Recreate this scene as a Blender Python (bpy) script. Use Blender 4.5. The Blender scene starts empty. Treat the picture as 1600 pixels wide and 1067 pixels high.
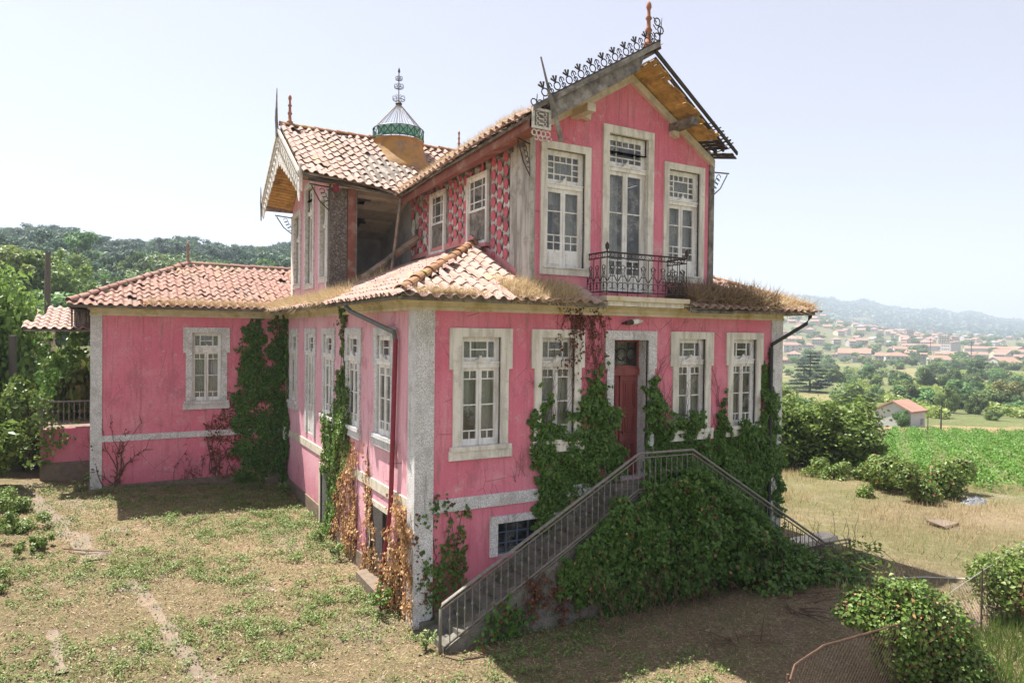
import bpy, math, random
import numpy as np
from mathutils import Vector as V3, Matrix, noise as mnoise
random.seed(7); rng = np.random.default_rng(7)
sc = bpy.context.scene
COL = sc.collection
R = math.radians
# ------------------------------------------------------------------ camera
CAM = V3((-5.1718, -13.0027, 3.41)); YAW = .5173; PITCH = -.0129; ROLL = -.0117
fw = V3((math.sin(YAW)*math.cos(PITCH), math.cos(YAW)*math.cos(PITCH), math.sin(PITCH)))
r0 = V3((math.cos(YAW), -math.sin(YAW), 0)); d0 = fw.cross(r0)
rt = r0*math.cos(ROLL) + d0*math.sin(ROLL); dn = -r0*math.sin(ROLL) + d0*math.cos(ROLL)
cd = bpy.data.cameras.new('camera'); cam = bpy.data.objects.new('camera', cd); COL.objects.link(cam)
cd.sensor_width = 36; cd.lens = 1072.7184/1600*36
cd.shift_x = -.59/1600; cd.shift_y = 4.11/1600; cd.clip_start = .1; cd.clip_end = 20000
mw = Matrix.Identity(4)
for i in range(3):
    mw[i][0] = rt[i]; mw[i][1] = -dn[i]; mw[i][2] = -fw[i]; mw[i][3] = CAM[i]
cam.matrix_world = mw
sc.camera = cam
# ------------------------------------------------------------------ sky and sun
SUN = V3((-1.42, 2.75, 6.25)).normalized()
EL = math.asin(SUN.z); AZ = math.atan2(SUN.x, SUN.y)
world = bpy.data.worlds.new('World'); sc.world = world; world.use_nodes = True
wn = world.node_tree; wn.nodes.clear()
wo = wn.nodes.new('ShaderNodeOutputWorld'); bg = wn.nodes.new('ShaderNodeBackground'); sky = wn.nodes.new('ShaderNodeTexSky')
sky.sky_type = 'NISHITA'; sky.sun_disc = False; sky.sun_elevation = EL; sky.sun_rotation = AZ
sky.altitude = 100; sky.air_density = 1.0; sky.dust_density = 1.0; sky.ozone_density = 1.0
bg.inputs[1].default_value = .112
veil = wn.nodes.new('ShaderNodeMix'); veil.data_type = 'RGBA'   # a thin, even veil of summer haze over the clear sky
veil.inputs[0].default_value = .62; veil.inputs[7].default_value = (2.55, 2.14, 2.02, 1)
wn.links.new(sky.outputs[0], veil.inputs[6]); wn.links.new(veil.outputs[2], bg.inputs[0]); wn.links.new(bg.outputs[0], wo.inputs[0])
sd = bpy.data.lights.new('sun', 'SUN'); sd.energy = 5.0; sd.angle = R(.53); sd.color = (1, .95, .86)
sun = bpy.data.objects.new('sun', sd); COL.objects.link(sun)
sun.rotation_euler = SUN.to_track_quat('Z', 'Y').to_euler(); sun.location = (-20, 30, 60)
vs = sc.view_settings; vs.view_transform = 'Standard'; vs.look = 'None'; vs.exposure = 1.42; vs.gamma = 1
vs.use_curve_mapping = False
sc.cycles.max_bounces = 6; sc.cycles.diffuse_bounces = 4; sc.cycles.glossy_bounces = 3; sc.cycles.transmission_bounces = 4
sc.cycles.transparent_max_bounces = 12; sc.cycles.volume_bounces = 1
sc.cycles.use_denoising = True

# ------------------------------------------------------------------ materials
class NT:
    def __init__(s, name, rough=.8, spec=.3):
        s.m = bpy.data.materials.new(name); s.m.use_nodes = True; s.t = s.m.node_tree; s.t.nodes.clear()
        s.out = s.add('ShaderNodeOutputMaterial'); s.b = s.add('ShaderNodeBsdfPrincipled')
        s.b.inputs['Roughness'].default_value = rough; s.b.inputs['Specular IOR Level'].default_value = spec
        s.l(s.b.outputs[0], s.out.inputs[0]); s.pos = s.add('ShaderNodeNewGeometry').outputs['Position']
    def add(s, t): return s.t.nodes.new(t)
    def l(s, a, b): s.t.links.new(a, b)
    def put(s, sock, v):
        if isinstance(v, (int, float)): sock.default_value = v
        elif isinstance(v, (tuple, list)): sock.default_value = tuple(v) if len(v) != 3 or sock.type != 'RGBA' else (*v, 1)
        else: s.l(v, sock)
    def scaled(s, sx, sy, sz, src=None):
        n = s.add('ShaderNodeVectorMath'); n.operation = 'MULTIPLY'; s.l(src or s.pos, n.inputs[0]); n.inputs[1].default_value = (sx, sy, sz); return n.outputs[0]
    def noise(s, scale, detail=4, rough=.6, vec=None, dist=0):
        n = s.add('ShaderNodeTexNoise'); n.inputs['Scale'].default_value = scale; n.inputs['Detail'].default_value = detail
        n.inputs['Roughness'].default_value = rough; n.inputs['Distortion'].default_value = dist; s.l(vec or s.pos, n.inputs['Vector']); return n.outputs['Fac']
    def vor(s, scale, vec=None, feat='F1', out='Distance'):
        n = s.add('ShaderNodeTexVoronoi'); n.feature = feat; n.inputs['Scale'].default_value = scale; s.l(vec or s.pos, n.inputs['Vector']); return n.outputs[out]
    def ss(s, v, a, b, o0=0., o1=1.):
        n = s.add('ShaderNodeMapRange'); n.interpolation_type = 'SMOOTHSTEP'; s.l(v, n.inputs[0])
        n.inputs[1].default_value = a; n.inputs[2].default_value = b; n.inputs[3].default_value = o0; n.inputs[4].default_value = o1; return n.outputs[0]
    def math(s, op, a, b=0.):
        n = s.add('ShaderNodeMath'); n.operation = op; s.put(n.inputs[0], a); s.put(n.inputs[1], b); return n.outputs[0]
    def mix(s, f, a, b, mode='MIX'):
        n = s.add('ShaderNodeMix'); n.data_type = 'RGBA'; n.blend_type = mode; s.put(n.inputs[0], f); s.put(n.inputs[6], a); s.put(n.inputs[7], b); return n.outputs[2]
    def z(s):
        n = s.add('ShaderNodeSeparateXYZ'); s.l(s.pos, n.inputs[0]); return n.outputs
    def rnd(s):
        a = s.add('ShaderNodeObjectInfo').outputs['Random']; b = s.add('ShaderNodeNewGeometry').outputs['Random Per Island']
        return s.math('FRACT', s.math('ADD', a, b))
    def col(s, c): s.put(s.b.inputs['Base Color'], c); return s
    def bump(s, h, strength=.3, dist=.02):
        n = s.add('ShaderNodeBump'); n.inputs['Strength'].default_value = strength; n.inputs['Distance'].default_value = dist; s.l(h, n.inputs['Height']); s.l(n.outputs[0], s.b.inputs['Normal']); return s

def m_plaster(name='pink plaster', c1=(.71, .185, .265), c2=(.76, .28, .355), pale=.32):
    n = NT(name, .85, .2)
    big = n.noise(.55, 5, .6); streak = n.noise(1, 5, .65, n.scaled(5, 5, .35)); fine = n.noise(30, 3, .6)
    c = n.mix(n.ss(big, .35, .7), c1, c2)
    c = n.mix(n.ss(streak, .5, .78, 0, pale+.1), c, (.70, .40, .41))
    c = n.mix(n.ss(n.noise(1, 6, .7, n.scaled(9, 9, .6)), .52, .70, 0, .55), c, (.40, .13, .15))
    c = n.mix(n.ss(n.noise(1, 7, .75, n.scaled(3.2, 3.2, .45)), .54, .68, 0, .6), c, (.34, .17, .17))
    z = n.z()[2]
    wave = n.math('ADD', z, n.math('MULTIPLY', n.noise(1.2, 5, .7), 1.6))
    c = n.mix(n.ss(wave, -1.0, .6, .5, 0), c, (.42, .09, .14))
    c = n.mix(n.ss(wave, -1.7, -.5, .7, 0), c, (.33, .17, .17))
    c = n.mix(n.ss(n.vor(3.2, n.scaled(1, 1, .6)), .0, .16, .35, 0), c, (.52, .16, .16))
    c = n.mix(n.ss(n.noise(1.7, 7, .72), .52, .70, 0, pale+.12), c, (.76, .47, .48))
    c = n.mix(n.ss(n.noise(.8, 8, .75, n.scaled(1.6, 1.6, 1)), .53, .66, 0, .6), c, (.46, .15, .20))
    crack = n.vor(1.1, n.scaled(1, 1, .8), 'DISTANCE_TO_EDGE'); c = n.mix(n.math('MULTIPLY', n.ss(crack, 0, .012, .7, 0), n.ss(n.noise(.9, 3, .6), .5, .6)), c, (.22, .10, .10))
    c = n.mix(n.ss(fine, .3, .7, .22, 0), c, (.3, .09, .11))
    c = n.mix(n.ss(n.noise(3.5, 8, .8), .61, .64, 0, .8), c, (.56, .47, .42))      # small flaked off spots
    return n.col(c).bump(n.noise(14, 6, .7), .35, .02).m
def m_tone(name, base, dark, scale=8, amt=.6, rough=.8, spec=.25, second=None, s2=1.5, bump=.3, streak=False, rnd=0, lo=.4, hi=.7):
    n = NT(name, rough, spec); v = n.scaled(6, 6, .6) if streak else None
    c = n.mix(n.ss(n.noise(1 if streak else scale, 5, .65, v), lo, hi, 0, amt), base, dark)
    if second: c = n.mix(n.ss(n.noise(s2, 6, .7), .48, .66, 0, .85), c, second)
    if rnd: c = n.mix(n.ss(n.rnd(), 0, 1, 0, rnd), c, tuple(x*.35 for x in base))
    return n.col(c).bump(n.noise(scale*2.5, 5, .7), bump, .015).m
def m_granite(name='granite', light=(.80, .79, .79), lichen=None):
    n = NT(name, .85, .2)
    sp = n.noise(55, 2, .5); c = n.mix(n.ss(sp, .38, .6), tuple(.5*v for v in light), light)
    c = n.mix(n.ss(n.noise(2.5, 6, .7), .4, .75, 0, .55), c, (.27, .25, .2))
    c = n.mix(n.ss(n.noise(1, 5, .7, n.scaled(7, 7, .7)), .55, .75, 0, .6), c, (.1, .095, .09))
    if lichen: c = n.mix(n.ss(n.noise(4, 6, .75), .48, .66, 0, .8), c, lichen)
    return n.col(c).bump(sp, .4, .01).m
def m_tile(name, a, b, dark, lich):
    n = NT(name, .85, .2); r = n.rnd()
    c = n.mix(r, a, b)
    c = n.mix(n.ss(n.noise(5, 6, .75), .50, .72, 0, .65), c, lich)
    c = n.mix(n.ss(n.noise(2.2, 7, .75), .54, .72, 0, .85), c, dark)
    c = n.mix(n.ss(n.noise(26, 3, .6), .5, .75, 0, .5), c, (.2, .13, .09))
    c = n.mix(n.ss(n.noise(.9, 7, .75), .5, .66, 0, .55), c, (.20, .17, .13))
    c = n.mix(n.ss(n.noise(1.3, 7, .75, n.scaled(1, 1, 1.4)), .57, .67, 0, .6), c, (.38, .33, .12))
    return n.col(c).bump(n.noise(35, 4, .7), .3, .01).m
def m_leaf(name, cols, trans=.28, rough=.5, obj=0.):
    n = NT(name, rough, .35); rnd = n.add('ShaderNodeNewGeometry').outputs['Random Per Island']
    rp = n.add('ShaderNodeValToRGB'); els = rp.color_ramp.elements
    while len(els) < len(cols): els.new(.5)
    for i, c in enumerate(cols): els[i].position = i/max(1, len(cols)-1); els[i].color = (*c, 1)
    n.l(rnd, rp.inputs[0]); c = rp.outputs[0]
    if obj:
        h = n.add('ShaderNodeHueSaturation'); n.l(c, h.inputs['Color']); o = n.add('ShaderNodeObjectInfo').outputs['Random']
        n.l(n.ss(o, 0, 1, 1-obj, 1+obj), h.inputs['Value']); n.l(n.ss(n.math('FRACT', n.math('MULTIPLY', o, 7.3)), 0, 1, .47, .525), h.inputs['Hue']); c = h.outputs[0]
    n.col(c)
    t = n.add('ShaderNodeBsdfTranslucent'); n.l(n.mix(.5, c, (.35, .42, .08)), t.inputs['Color']) if False else n.l(c, t.inputs['Color'])
    mx = n.add('ShaderNodeMixShader'); mx.inputs[0].default_value = trans; n.l(n.b.outputs[0], mx.inputs[1]); n.l(t.outputs[0], mx.inputs[2]); n.l(mx.outputs[0], n.out.inputs[0])
    return n.m
def m_glass():
    n = NT('window glass', .05, .5); n.col((.03, .035, .04))
    g = n.add('ShaderNodeBsdfGlossy'); g.inputs['Roughness'].default_value = .04; g.inputs['Color'].default_value = (.9, .93, .95, 1)
    t = n.add('ShaderNodeBsdfTransparent'); t.inputs['Color'].default_value = (.86, .88, .86, 1)
    f = n.add('ShaderNodeFresnel'); f.inputs['IOR'].default_value = 1.5
    nb = n.add('ShaderNodeBump'); nb.inputs['Strength'].default_value = .12; nb.inputs['Distance'].default_value = .02; n.l(n.noise(3.5, 2, .5), nb.inputs['Height']); n.l(nb.outputs[0], g.inputs['Normal'])
    d = n.add('ShaderNodeBsdfDiffuse'); d.inputs['Color'].default_value = (.42, .42, .40, 1)
    mx = n.add('ShaderNodeMixShader'); n.l(n.ss(f.outputs[0], 0, 1, .06, 1), mx.inputs[0]); n.l(t.outputs[0], mx.inputs[1]); n.l(g.outputs[0], mx.inputs[2])
    m2 = n.add('ShaderNodeMixShader'); n.l(n.ss(n.noise(4, 6, .75), .42, .75, .05, .6), m2.inputs[0]); n.l(mx.outputs[0], m2.inputs[1]); n.l(d.outputs[0], m2.inputs[2])
    n.l(m2.outputs[0], n.out.inputs[0]); return n.m
MAT = dict(
    plaster=m_plaster(), plaster_faded=m_plaster('sun bleached pink plaster', (.76, .40, .47), (.78, .49, .55), .5), granite=m_granite(), granite_mossy_shaded=m_granite('mossy granite darkened for shade', (.20, .185, .16), (.055, .06, .03)),  # the stair granite has moss, plus stair shade put into its dark base
    stone=m_tone('weathered limestone', (.76, .73, .65), (.34, .31, .26), 3.5, .65, second=(.50, .47, .41), s2=2.2, streak=True, bump=.4),
    cornice=m_tone('mossy cream cornice', (.66, .59, .45), (.42, .36, .20), 3, .6, second=(.42, .35, .12), s2=1.6, bump=.4),
    cream=m_tone('cream render', (.64, .58, .46), (.35, .31, .24), 4, .5, second=(.46, .42, .34), s2=2),
    white=m_tone('flaking white paint', (.82, .81, .78), (.38, .34, .28), 9, .7, .5, .4, second=(.64, .62, .57), s2=5, streak=True, lo=.44, hi=.7),
    whitewood=m_tone('greyed white fretwork paint', (.66, .63, .58), (.30, .27, .23), 10, .7, .7, .3),
    tile=m_tile('faded clay tile', (.47, .335, .295), (.40, .26, .215), (.16, .115, .09), (.47, .385, .335)),
    tile_red=m_tile('red clay tile', (.37, .23, .19), (.30, .155, .125), (.13, .085, .065), (.40, .30, .25)),
    ridge=m_tile('lichen covered ridge tile', (.36, .18, .11), (.30, .16, .08), (.13, .09, .06), (.42, .28, .09)),
    terracotta=m_tone('terracotta', (.36, .16, .09), (.16, .09, .06), 9, .6),
    soffit=m_tone('ochre painted boards', (.68, .44, .15), (.36, .21, .07), 6, .6, second=(.24, .15, .07), s2=2.8, rnd=.4),
    rotwood=m_tone('rotten grey timber', (.20, .18, .155), (.05, .045, .04), 5, .8, second=(.34, .32, .28), s2=3, bump=.6),
    darkwood=m_tone('dark rotten timber', (.075, .06, .045), (.02, .017, .014), 6, .7, rnd=.4),
    redwood=m_tone('red brown painted board', (.27, .10, .075), (.10, .05, .04), 6, .7, second=(.36, .24, .19), s2=3),
    door=m_tone('faded brown red door paint', (.27, .075, .07), (.12, .035, .03), 5, .6, .5, .4, streak=True),
    iron=m_tone('rusty black iron', (.035, .03, .03), (.10, .055, .035), 14, .6, .6, .4),
    greyiron=m_tone('dull rusty railing paint', (.20, .185, .16), (.10, .075, .055), 14, .7, .5, .5),
    gutter=m_tone('weathered zinc gutter', (.15, .16, .16), (.07, .07, .06), 6, .6, .6, .4, second=(.28, .26, .2), s2=3),
    pipe=m_tone('dark red downpipe paint', (.26, .04, .06), (.15, .03, .04), 7, .5, .6, .3),
    blackpipe=m_tone('black downpipe', (.025, .025, .025), (.05, .045, .04), 9, .5, .5, .4),
    blueiron=m_tone('blue grey window bars', (.10, .13, .18), (.05, .06, .08), 9, .5),
    drum=m_tone('lichen stained render drum', (.36, .20, .06), (.24, .13, .05), 3, .8, second=(.17, .15, .13), s2=2.6, bump=.5),
    green=m_tone('faded green glass', (.10, .34, .22), (.35, .50, .42), 6, .6, .3, .5),
    greenframe=m_tone('green painted iron', (.03, .08, .06), (.09, .10, .09), 10, .6, .5, .4),
    plasterin=m_tone('bare inner plaster', (.36, .33, .31), (.2, .18, .17), 2, .7, second=(.45, .42, .39), s2=.9, bump=.4),
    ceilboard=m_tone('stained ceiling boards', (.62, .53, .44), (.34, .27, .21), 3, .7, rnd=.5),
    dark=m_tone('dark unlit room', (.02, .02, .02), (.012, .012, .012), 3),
    curtain=m_tone('grey lace curtain', (.55, .55, .52), (.30, .30, .28), 6, .6, streak=True),
    scale_pink=m_tone('pink slate scale', (.64, .15, .19), (.36, .09, .10), 9, .6, rnd=.4),
    scale_grey=m_tone('grey white slate scale', (.68, .65, .59), (.30, .28, .25), 8, .7, rnd=.6),
    zinc=m_tone('pale pink flashing', (.62, .26, .26), (.4, .2, .18), 4, .6),
    glass=m_glass(),
    bark=m_tone('tree bark', (.11, .085, .06), (.04, .03, .022), 6, .8, bump=.8),
    stem=m_tone('creeper stem', (.13, .075, .05), (.05, .035, .025), 12, .7),
    stonebit=m_leaf('small stones', [(.30, .25, .20), (.18, .14, .11), (.42, .37, .31), (.10, .08, .06)], .0, .9),
    straw=m_leaf('dry straw', [(.52, .40, .22), (.66, .54, .34), (.40, .29, .16), (.58, .46, .28)], .25, .7),
    strawdull=m_leaf('grey brown dead stems', [(.24, .16, .09), (.34, .25, .15), (.16, .11, .07), (.40, .30, .19)], .1, .8),
    ivy=m_leaf('ivy leaf', [(.085, .185, .028), (.12, .24, .04), (.05, .12, .022), (.18, .30, .06)], .36, .42),
    ivylight=m_leaf('light green creeper leaf', [(.12, .20, .04), (.17, .26, .06), (.09, .15, .03), (.24, .30, .09)], .3, .45),
    deadleaf=m_leaf('dead brown leaf', [(.44, .23, .09), (.55, .33, .15), (.28, .14, .06), (.62, .42, .22)], .2, .6),
    redleaf=m_leaf('withered red brown leaf', [(.17, .055, .03), (.24, .085, .04), (.10, .035, .022), (.12, .08, .03)], .15, .6),
    bushleaf=m_leaf('bush leaf', [(.13, .20, .035), (.19, .27, .055), (.085, .145, .03), (.26, .32, .10)], .34, .42),
    weed=m_leaf('yard weed leaf', [(.16, .23, .06), (.22, .30, .09), (.12, .19, .05), (.28, .33, .13)], .3, .5),
    vine=m_leaf('vineyard leaf', [(.10, .23, .03), (.14, .29, .045), (.07, .16, .022), (.19, .33, .065)], .32, .5),
    treeleaf=m_leaf('broadleaf crown', [(.12, .20, .07), (.16, .25, .075), (.09, .165, .06), (.20, .28, .10)], .38, .5, .3),
    treelight=m_leaf('light green crown', [(.16, .26, .06), (.22, .33, .08), (.12, .20, .045)], .38, .45, .15),
    pine=m_leaf('pine needles', [(.09, .155, .105), (.115, .185, .12), (.07, .125, .09)], .3, .6, .25),
    conifer=m_leaf('cedar needles', [(.05, .085, .055), (.075, .11, .07), (.035, .065, .045)], .12, .6),
    olive=m_leaf('yellow flowering crown', [(.15, .18, .045), (.26, .25, .08), (.11, .14, .04), (.34, .30, .12)], .25, .5),
    concrete=m_tone('worn concrete', (.185, .145, .112), (.125, .095, .068), 5, .8, second=(.25, .18, .115), s2=1.3, bump=.8),
    pole=m_tone('grey timber pole', (.12, .10, .085), (.05, .045, .04), 6, .6, streak=True),
    wire=m_tone('galvanised wire', (.33, .30, .27), (.18, .13, .10), 12, .6, .5, .5),
    stone_old=m_tone('lichen blotched old limestone', (.50, .48, .43), (.15, .135, .115), 2.6, .8, second=(.27, .25, .21), s2=3.5, streak=True, bump=.5),
    flaked=m_tone('dark corner stone with flaking limewash', (.13, .11, .095), (.05, .045, .04), 7, .7, second=(.32, .30, .27), s2=20, bump=.6),
    rust=m_tone('rusty iron', (.11, .075, .055), (.07, .045, .03), 12, .6),
    hose=m_tone('white hose', (.6, .58, .52), (.4, .36, .3), 8, .5),
    far_white=m_tone('far white wall', (.52, .51, .49), (.42, .40, .37), .3, .6, rnd=.25),
    far_cream=m_tone('far cream wall', (.62, .55, .43), (.5, .42, .32), .3, .6, rnd=.3),
    far_roof=m_tone('far clay roof', (.36, .21, .16), (.27, .165, .13), .4, .7, rnd=.3),
    far_green=m_tone('pale green wall', (.45, .50, .40), (.36, .40, .33), .4, .6),
    far_blue=m_tone('pale blue grey wall', (.46, .50, .50), (.38, .41, .42), 1.2, .6),
    tarp=m_tone('grey tarpaulin', (.20, .21, .23), (.12, .12, .13), 3, .6, .5),
    stepstone_shaded=m_tone('mossy step stone darkened for shade', (.15, .14, .12), (.06, .058, .045), 4, .7, second=(.075, .08, .04), s2=2.5, bump=.5),  # mossy stone; base tone lowered to stand in for shade on the steps
    beam=m_tone('half charred beam', (.34, .28, .22), (.05, .045, .04), 2.2, .8, second=(.45, .20, .12), s2=2.5),
    far_grey=m_tone('grey blockwork', (.30, .29, .28), (.2, .19, .18), .8, .6),
    far_win=m_tone('far dark window', (.16, .16, .165), (.10, .10, .10), 1, .5, .3, .5),
    far_pink=m_tone('dusty pink wall', (.52, .33, .29), (.4, .26, .22), .8, .6),
)
# ------------------------------------------------------------------ builders
W = {}
def sstep(x, a, b):
    t = np.clip((np.asarray(x, float)-a)/(b-a), 0, 1); return t*t*(3-2*t)
class Fr:
    """a wall frame: u along the wall, v up, w outwards"""
    def __init__(s, O, U, N, V=(0, 0, 1)): s.O, s.U, s.V, s.N = V3(O), V3(U), V3(V), V3(N)
    def p(s, u, v, w=0.): return s.O + s.U*u + s.V*v + s.N*w
WORLD = Fr((0, 0, 0), (1, 0, 0), (0, 0, 1), (0, 1, 0))      # u=x v=y w=z
class MB:
    def __init__(s): s.v = []; s.f = []; s.m = []; s.mats = []
    def mi(s, m):
        if m not in s.mats: s.mats.append(m)
        return s.mats.index(m)
    def poly(s, pts, m):
        i = len(s.v); s.v += [tuple(p) for p in pts]; s.f.append(tuple(range(i, i+len(pts)))); s.m.append(s.mi(m)); return s
    def box(s, fr, u0, u1, v0, v1, w0, w1, m, jit=0):
        i = len(s.v)
        for w in (w0, w1):
            for a, b in ((u0, v0), (u1, v0), (u1, v1), (u0, v1)):
                p = fr.p(a, b, w)
                if jit: p = p + V3((random.uniform(-jit, jit), random.uniform(-jit, jit), random.uniform(-jit, jit)))
                s.v.append(tuple(p))
        k = s.mi(m)
        for f in ((3, 2, 1, 0), (4, 5, 6, 7), (0, 1, 5, 4), (1, 2, 6, 5), (2, 3, 7, 6), (3, 0, 4, 7)):
            s.f.append(tuple(i+j for j in f)); s.m.append(k)
        return s
    def b(s, x0, x1, y0, y1, z0, z1, m, jit=0): return s.box(WORLD, x0, x1, y0, y1, z0, z1, m, jit)
    def prism(s, pts, d, m):
        """polygon pts (3d) extruded by vector d"""
        d = V3(d); n = len(pts); i = len(s.v); k = s.mi(m)
        s.v += [tuple(V3(p)) for p in pts] + [tuple(V3(p)+d) for p in pts]
        s.f.append(tuple(reversed(range(i, i+n)))); s.m.append(k); s.f.append(tuple(range(i+n, i+2*n))); s.m.append(k)
        for j in range(n):
            q = (j+1) % n; s.f.append((i+j, i+q, i+n+q, i+n+j)); s.m.append(k)
        return s
    def tube(s, path, r, m, n=6, cap=True):
        path = [V3(p) for p in path]; k = s.mi(m); rings = []
        for j, p in enumerate(path):
            t = (path[min(j+1, len(path)-1)]-path[max(j-1, 0)])
            t = t.normalized() if t.length > 1e-9 else V3((0, 0, 1))
            a = t.cross(V3((0, 0, 1)) if abs(t.z) < .9 else V3((1, 0, 0))).normalized(); b = t.cross(a)
            rr = r[j] if isinstance(r, (list, tuple)) else r
            rings.append(len(s.v))
            s.v += [tuple(p + (a*math.cos(2*math.pi*q/n)+b*math.sin(2*math.pi*q/n))*rr) for q in range(n)]
        for j in range(len(rings)-1):
            for q in range(n):
                s.f.append((rings[j]+q, rings[j]+(q+1) % n, rings[j+1]+(q+1) % n, rings[j+1]+q)); s.m.append(k)
        if cap and n > 2:
            s.f.append(tuple(rings[0]+q for q in reversed(range(n)))); s.m.append(k); s.f.append(tuple(rings[-1]+q for q in range(n))); s.m.append(k)
        return s
    def lathe(s, c, prof, m, n=12):
        c = V3(c); return s.tube([c+V3((0, 0, z)) for z, r in prof], [r for z, r in prof], m, n) if len(prof) > 1 else s
    def arc(s, fr, cu, cv, rad, a0, a1, w, r, m, seg=8, n=4):
        return s.tube([fr.p(cu+rad*math.cos(a0+(a1-a0)*i/seg), cv+rad*math.sin(a0+(a1-a0)*i/seg), w) for i in range(seg+1)], r, m, n, False)
    def mesh(s, name, smooth=False):
        me = bpy.data.meshes.new(name); me.from_pydata(s.v, [], s.f)
        for m in s.mats: me.materials.append(MAT[m])
        me.polygons.foreach_set('material_index', s.m)
        if smooth: me.polygons.foreach_set('use_smooth', [True]*len(s.f))
        me.update(); return me
def link(name, me, parent=None, M=None, **props):
    o = bpy.data.objects.new(name, me); COL.objects.link(o); M = M or Matrix.Identity(4); W[o.name] = M
    if parent: o.parent = parent; o.matrix_local = W[parent.name].inverted() @ M
    else: o.matrix_world = M
    for k, v in props.items(): o[k] = v
    return o
def thing(name, label, cat, loc=(0, 0, 0), rz=0., group=None, kind=None):
    o = link(name, None, None, Matrix.Translation(V3(loc)) @ Matrix.Rotation(rz, 4, 'Z')); o['label'] = label; o['category'] = cat
    if group: o['group'] = group
    if kind: o['kind'] = kind
    return o
def part(name, mb, parent, smooth=False, M=None, **p): return link(name, mb.mesh(name, smooth), parent, M, **p)
def tag(o, label, cat, group=None, kind=None):
    o['label'] = label; o['category'] = cat
    if group: o['group'] = group
    if kind: o['kind'] = kind
    return o
_unit = {}
def unitbox(m):
    if m not in _unit:
        _unit[m] = MB().b(-.5, .5, -.5, .5, -.5, .5, m).mesh('board')
    return _unit[m]
def boardM(a, b, width, thick, up):
    """matrix of a unit box from a to b: x along, z along 'up'"""
    a, b = V3(a), V3(b); x = (b-a); L = x.length; x.normalize(); y = V3(up).cross(x).normalized(); z = x.cross(y)
    c = (a+b)/2; M = Matrix.Identity(4)
    for i in range(3): M[i][0] = x[i]*L; M[i][1] = y[i]*width; M[i][2] = z[i]*thick; M[i][3] = c[i]
    return M
# numpy leaf meshes -----------------------------------------------------------
def leafmesh(name, P, Nn, size, mat, asp=.7, fold=.25, tdir=None, tj=1.0, blade=False):
    n = len(P); P = np.asarray(P, float); Nn = np.asarray(Nn, float); Nn = Nn/np.maximum(np.linalg.norm(Nn, axis=1, keepdims=True), 1e-9)
    t = rng.normal(size=(n, 3))*tj
    if tdir is not None: t = t + np.asarray(tdir, float)
    t = t - Nn*np.sum(t*Nn, 1, keepdims=True); t /= np.maximum(np.linalg.norm(t, axis=1, keepdims=True), 1e-9)
    b = np.cross(Nn, t); s = np.broadcast_to(np.asarray(size, float).reshape(-1, 1), (n, 1))
    if blade:
        vs_ = np.stack([P-b*s*asp, P+b*s*asp, P+t*s], 1); k = 3
    else:
        vs_ = np.stack([P-t*s*.5, P+b*s*asp*.5+Nn*s*fold-t*s*.08, P+t*s*.55-Nn*s*.08, P-b*s*asp*.5+Nn*s*fold-t*s*.08], 1); k = 4
    me = bpy.data.meshes.new(name); me.vertices.add(n*k); me.vertices.foreach_set('co', vs_.reshape(-1))
    if blade: idx = np.arange(n*3); nf = n; st = np.arange(n)*3
    else:
        q = np.arange(n)[:, None]*4; idx = np.concatenate([q+[0, 1, 2], q+[0, 2, 3]], 1).reshape(-1); nf = 2*n; st = np.arange(nf)*3
    me.loops.add(len(idx)); me.loops.foreach_set('vertex_index', idx.astype(np.int32))
    me.polygons.add(nf); me.polygons.foreach_set('loop_start', st.astype(np.int32))
    me.update(calc_edges=True); me.validate(); me.materials.append(MAT[mat]); return me
def joinmeshes(name, mes):
    """join leaf meshes (numpy); keeps materials"""
    mats = []; V = []; I = []; MI = []; off = 0
    for me in mes:
        nv = len(me.vertices); c = np.empty(nv*3); me.vertices.foreach_get('co', c); V.append(c)
        ix = np.empty(len(me.loops), np.int32); me.loops.foreach_get('vertex_index', ix); I.append(ix+off); off += nv
        mm = me.materials[0]
        if mm not in mats: mats.append(mm)
        MI.append(np.full(len(me.polygons), mats.index(mm), np.int32))
    I = np.concatenate(I); out = bpy.data.meshes.new(name); out.vertices.add(off); out.vertices.foreach_set('co', np.concatenate(V))
    out.loops.add(len(I)); out.loops.foreach_set('vertex_index', I); out.polygons.add(len(I)//3); out.polygons.foreach_set('loop_start', (np.arange(len(I)//3)*3).astype(np.int32))
    for m in mats: out.materials.append(m)
    out.polygons.foreach_set('material_index', np.concatenate(MI)); out.update(calc_edges=True); return out
def blobs(n, bl, shell=.55):
    """points and outward normals in the union of ellipsoids bl = [(c, r)]; biased to the shell, clumped"""
    c = np.array([b[0] for b in bl], float); r = np.array([b[1] if np.ndim(b[1]) else (b[1],)*3 for b in bl], float)
    w = np.prod(r, 1)**(2/3); k = rng.choice(len(bl), n, p=w/w.sum())
    d = rng.normal(size=(n, 3)); d /= np.linalg.norm(d, axis=1, keepdims=True)
    rad = 1-shell*rng.random((n, 1))**1.7; rad *= 1+.10*rng.normal(size=(n, 1))
    P = c[k]+d*r[k]*rad; N = d/r[k]; N /= np.linalg.norm(N, axis=1, keepdims=True)
    return P, N*.8+rng.normal(size=(n, 3))*.45+np.array([0, 0, .25])
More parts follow.
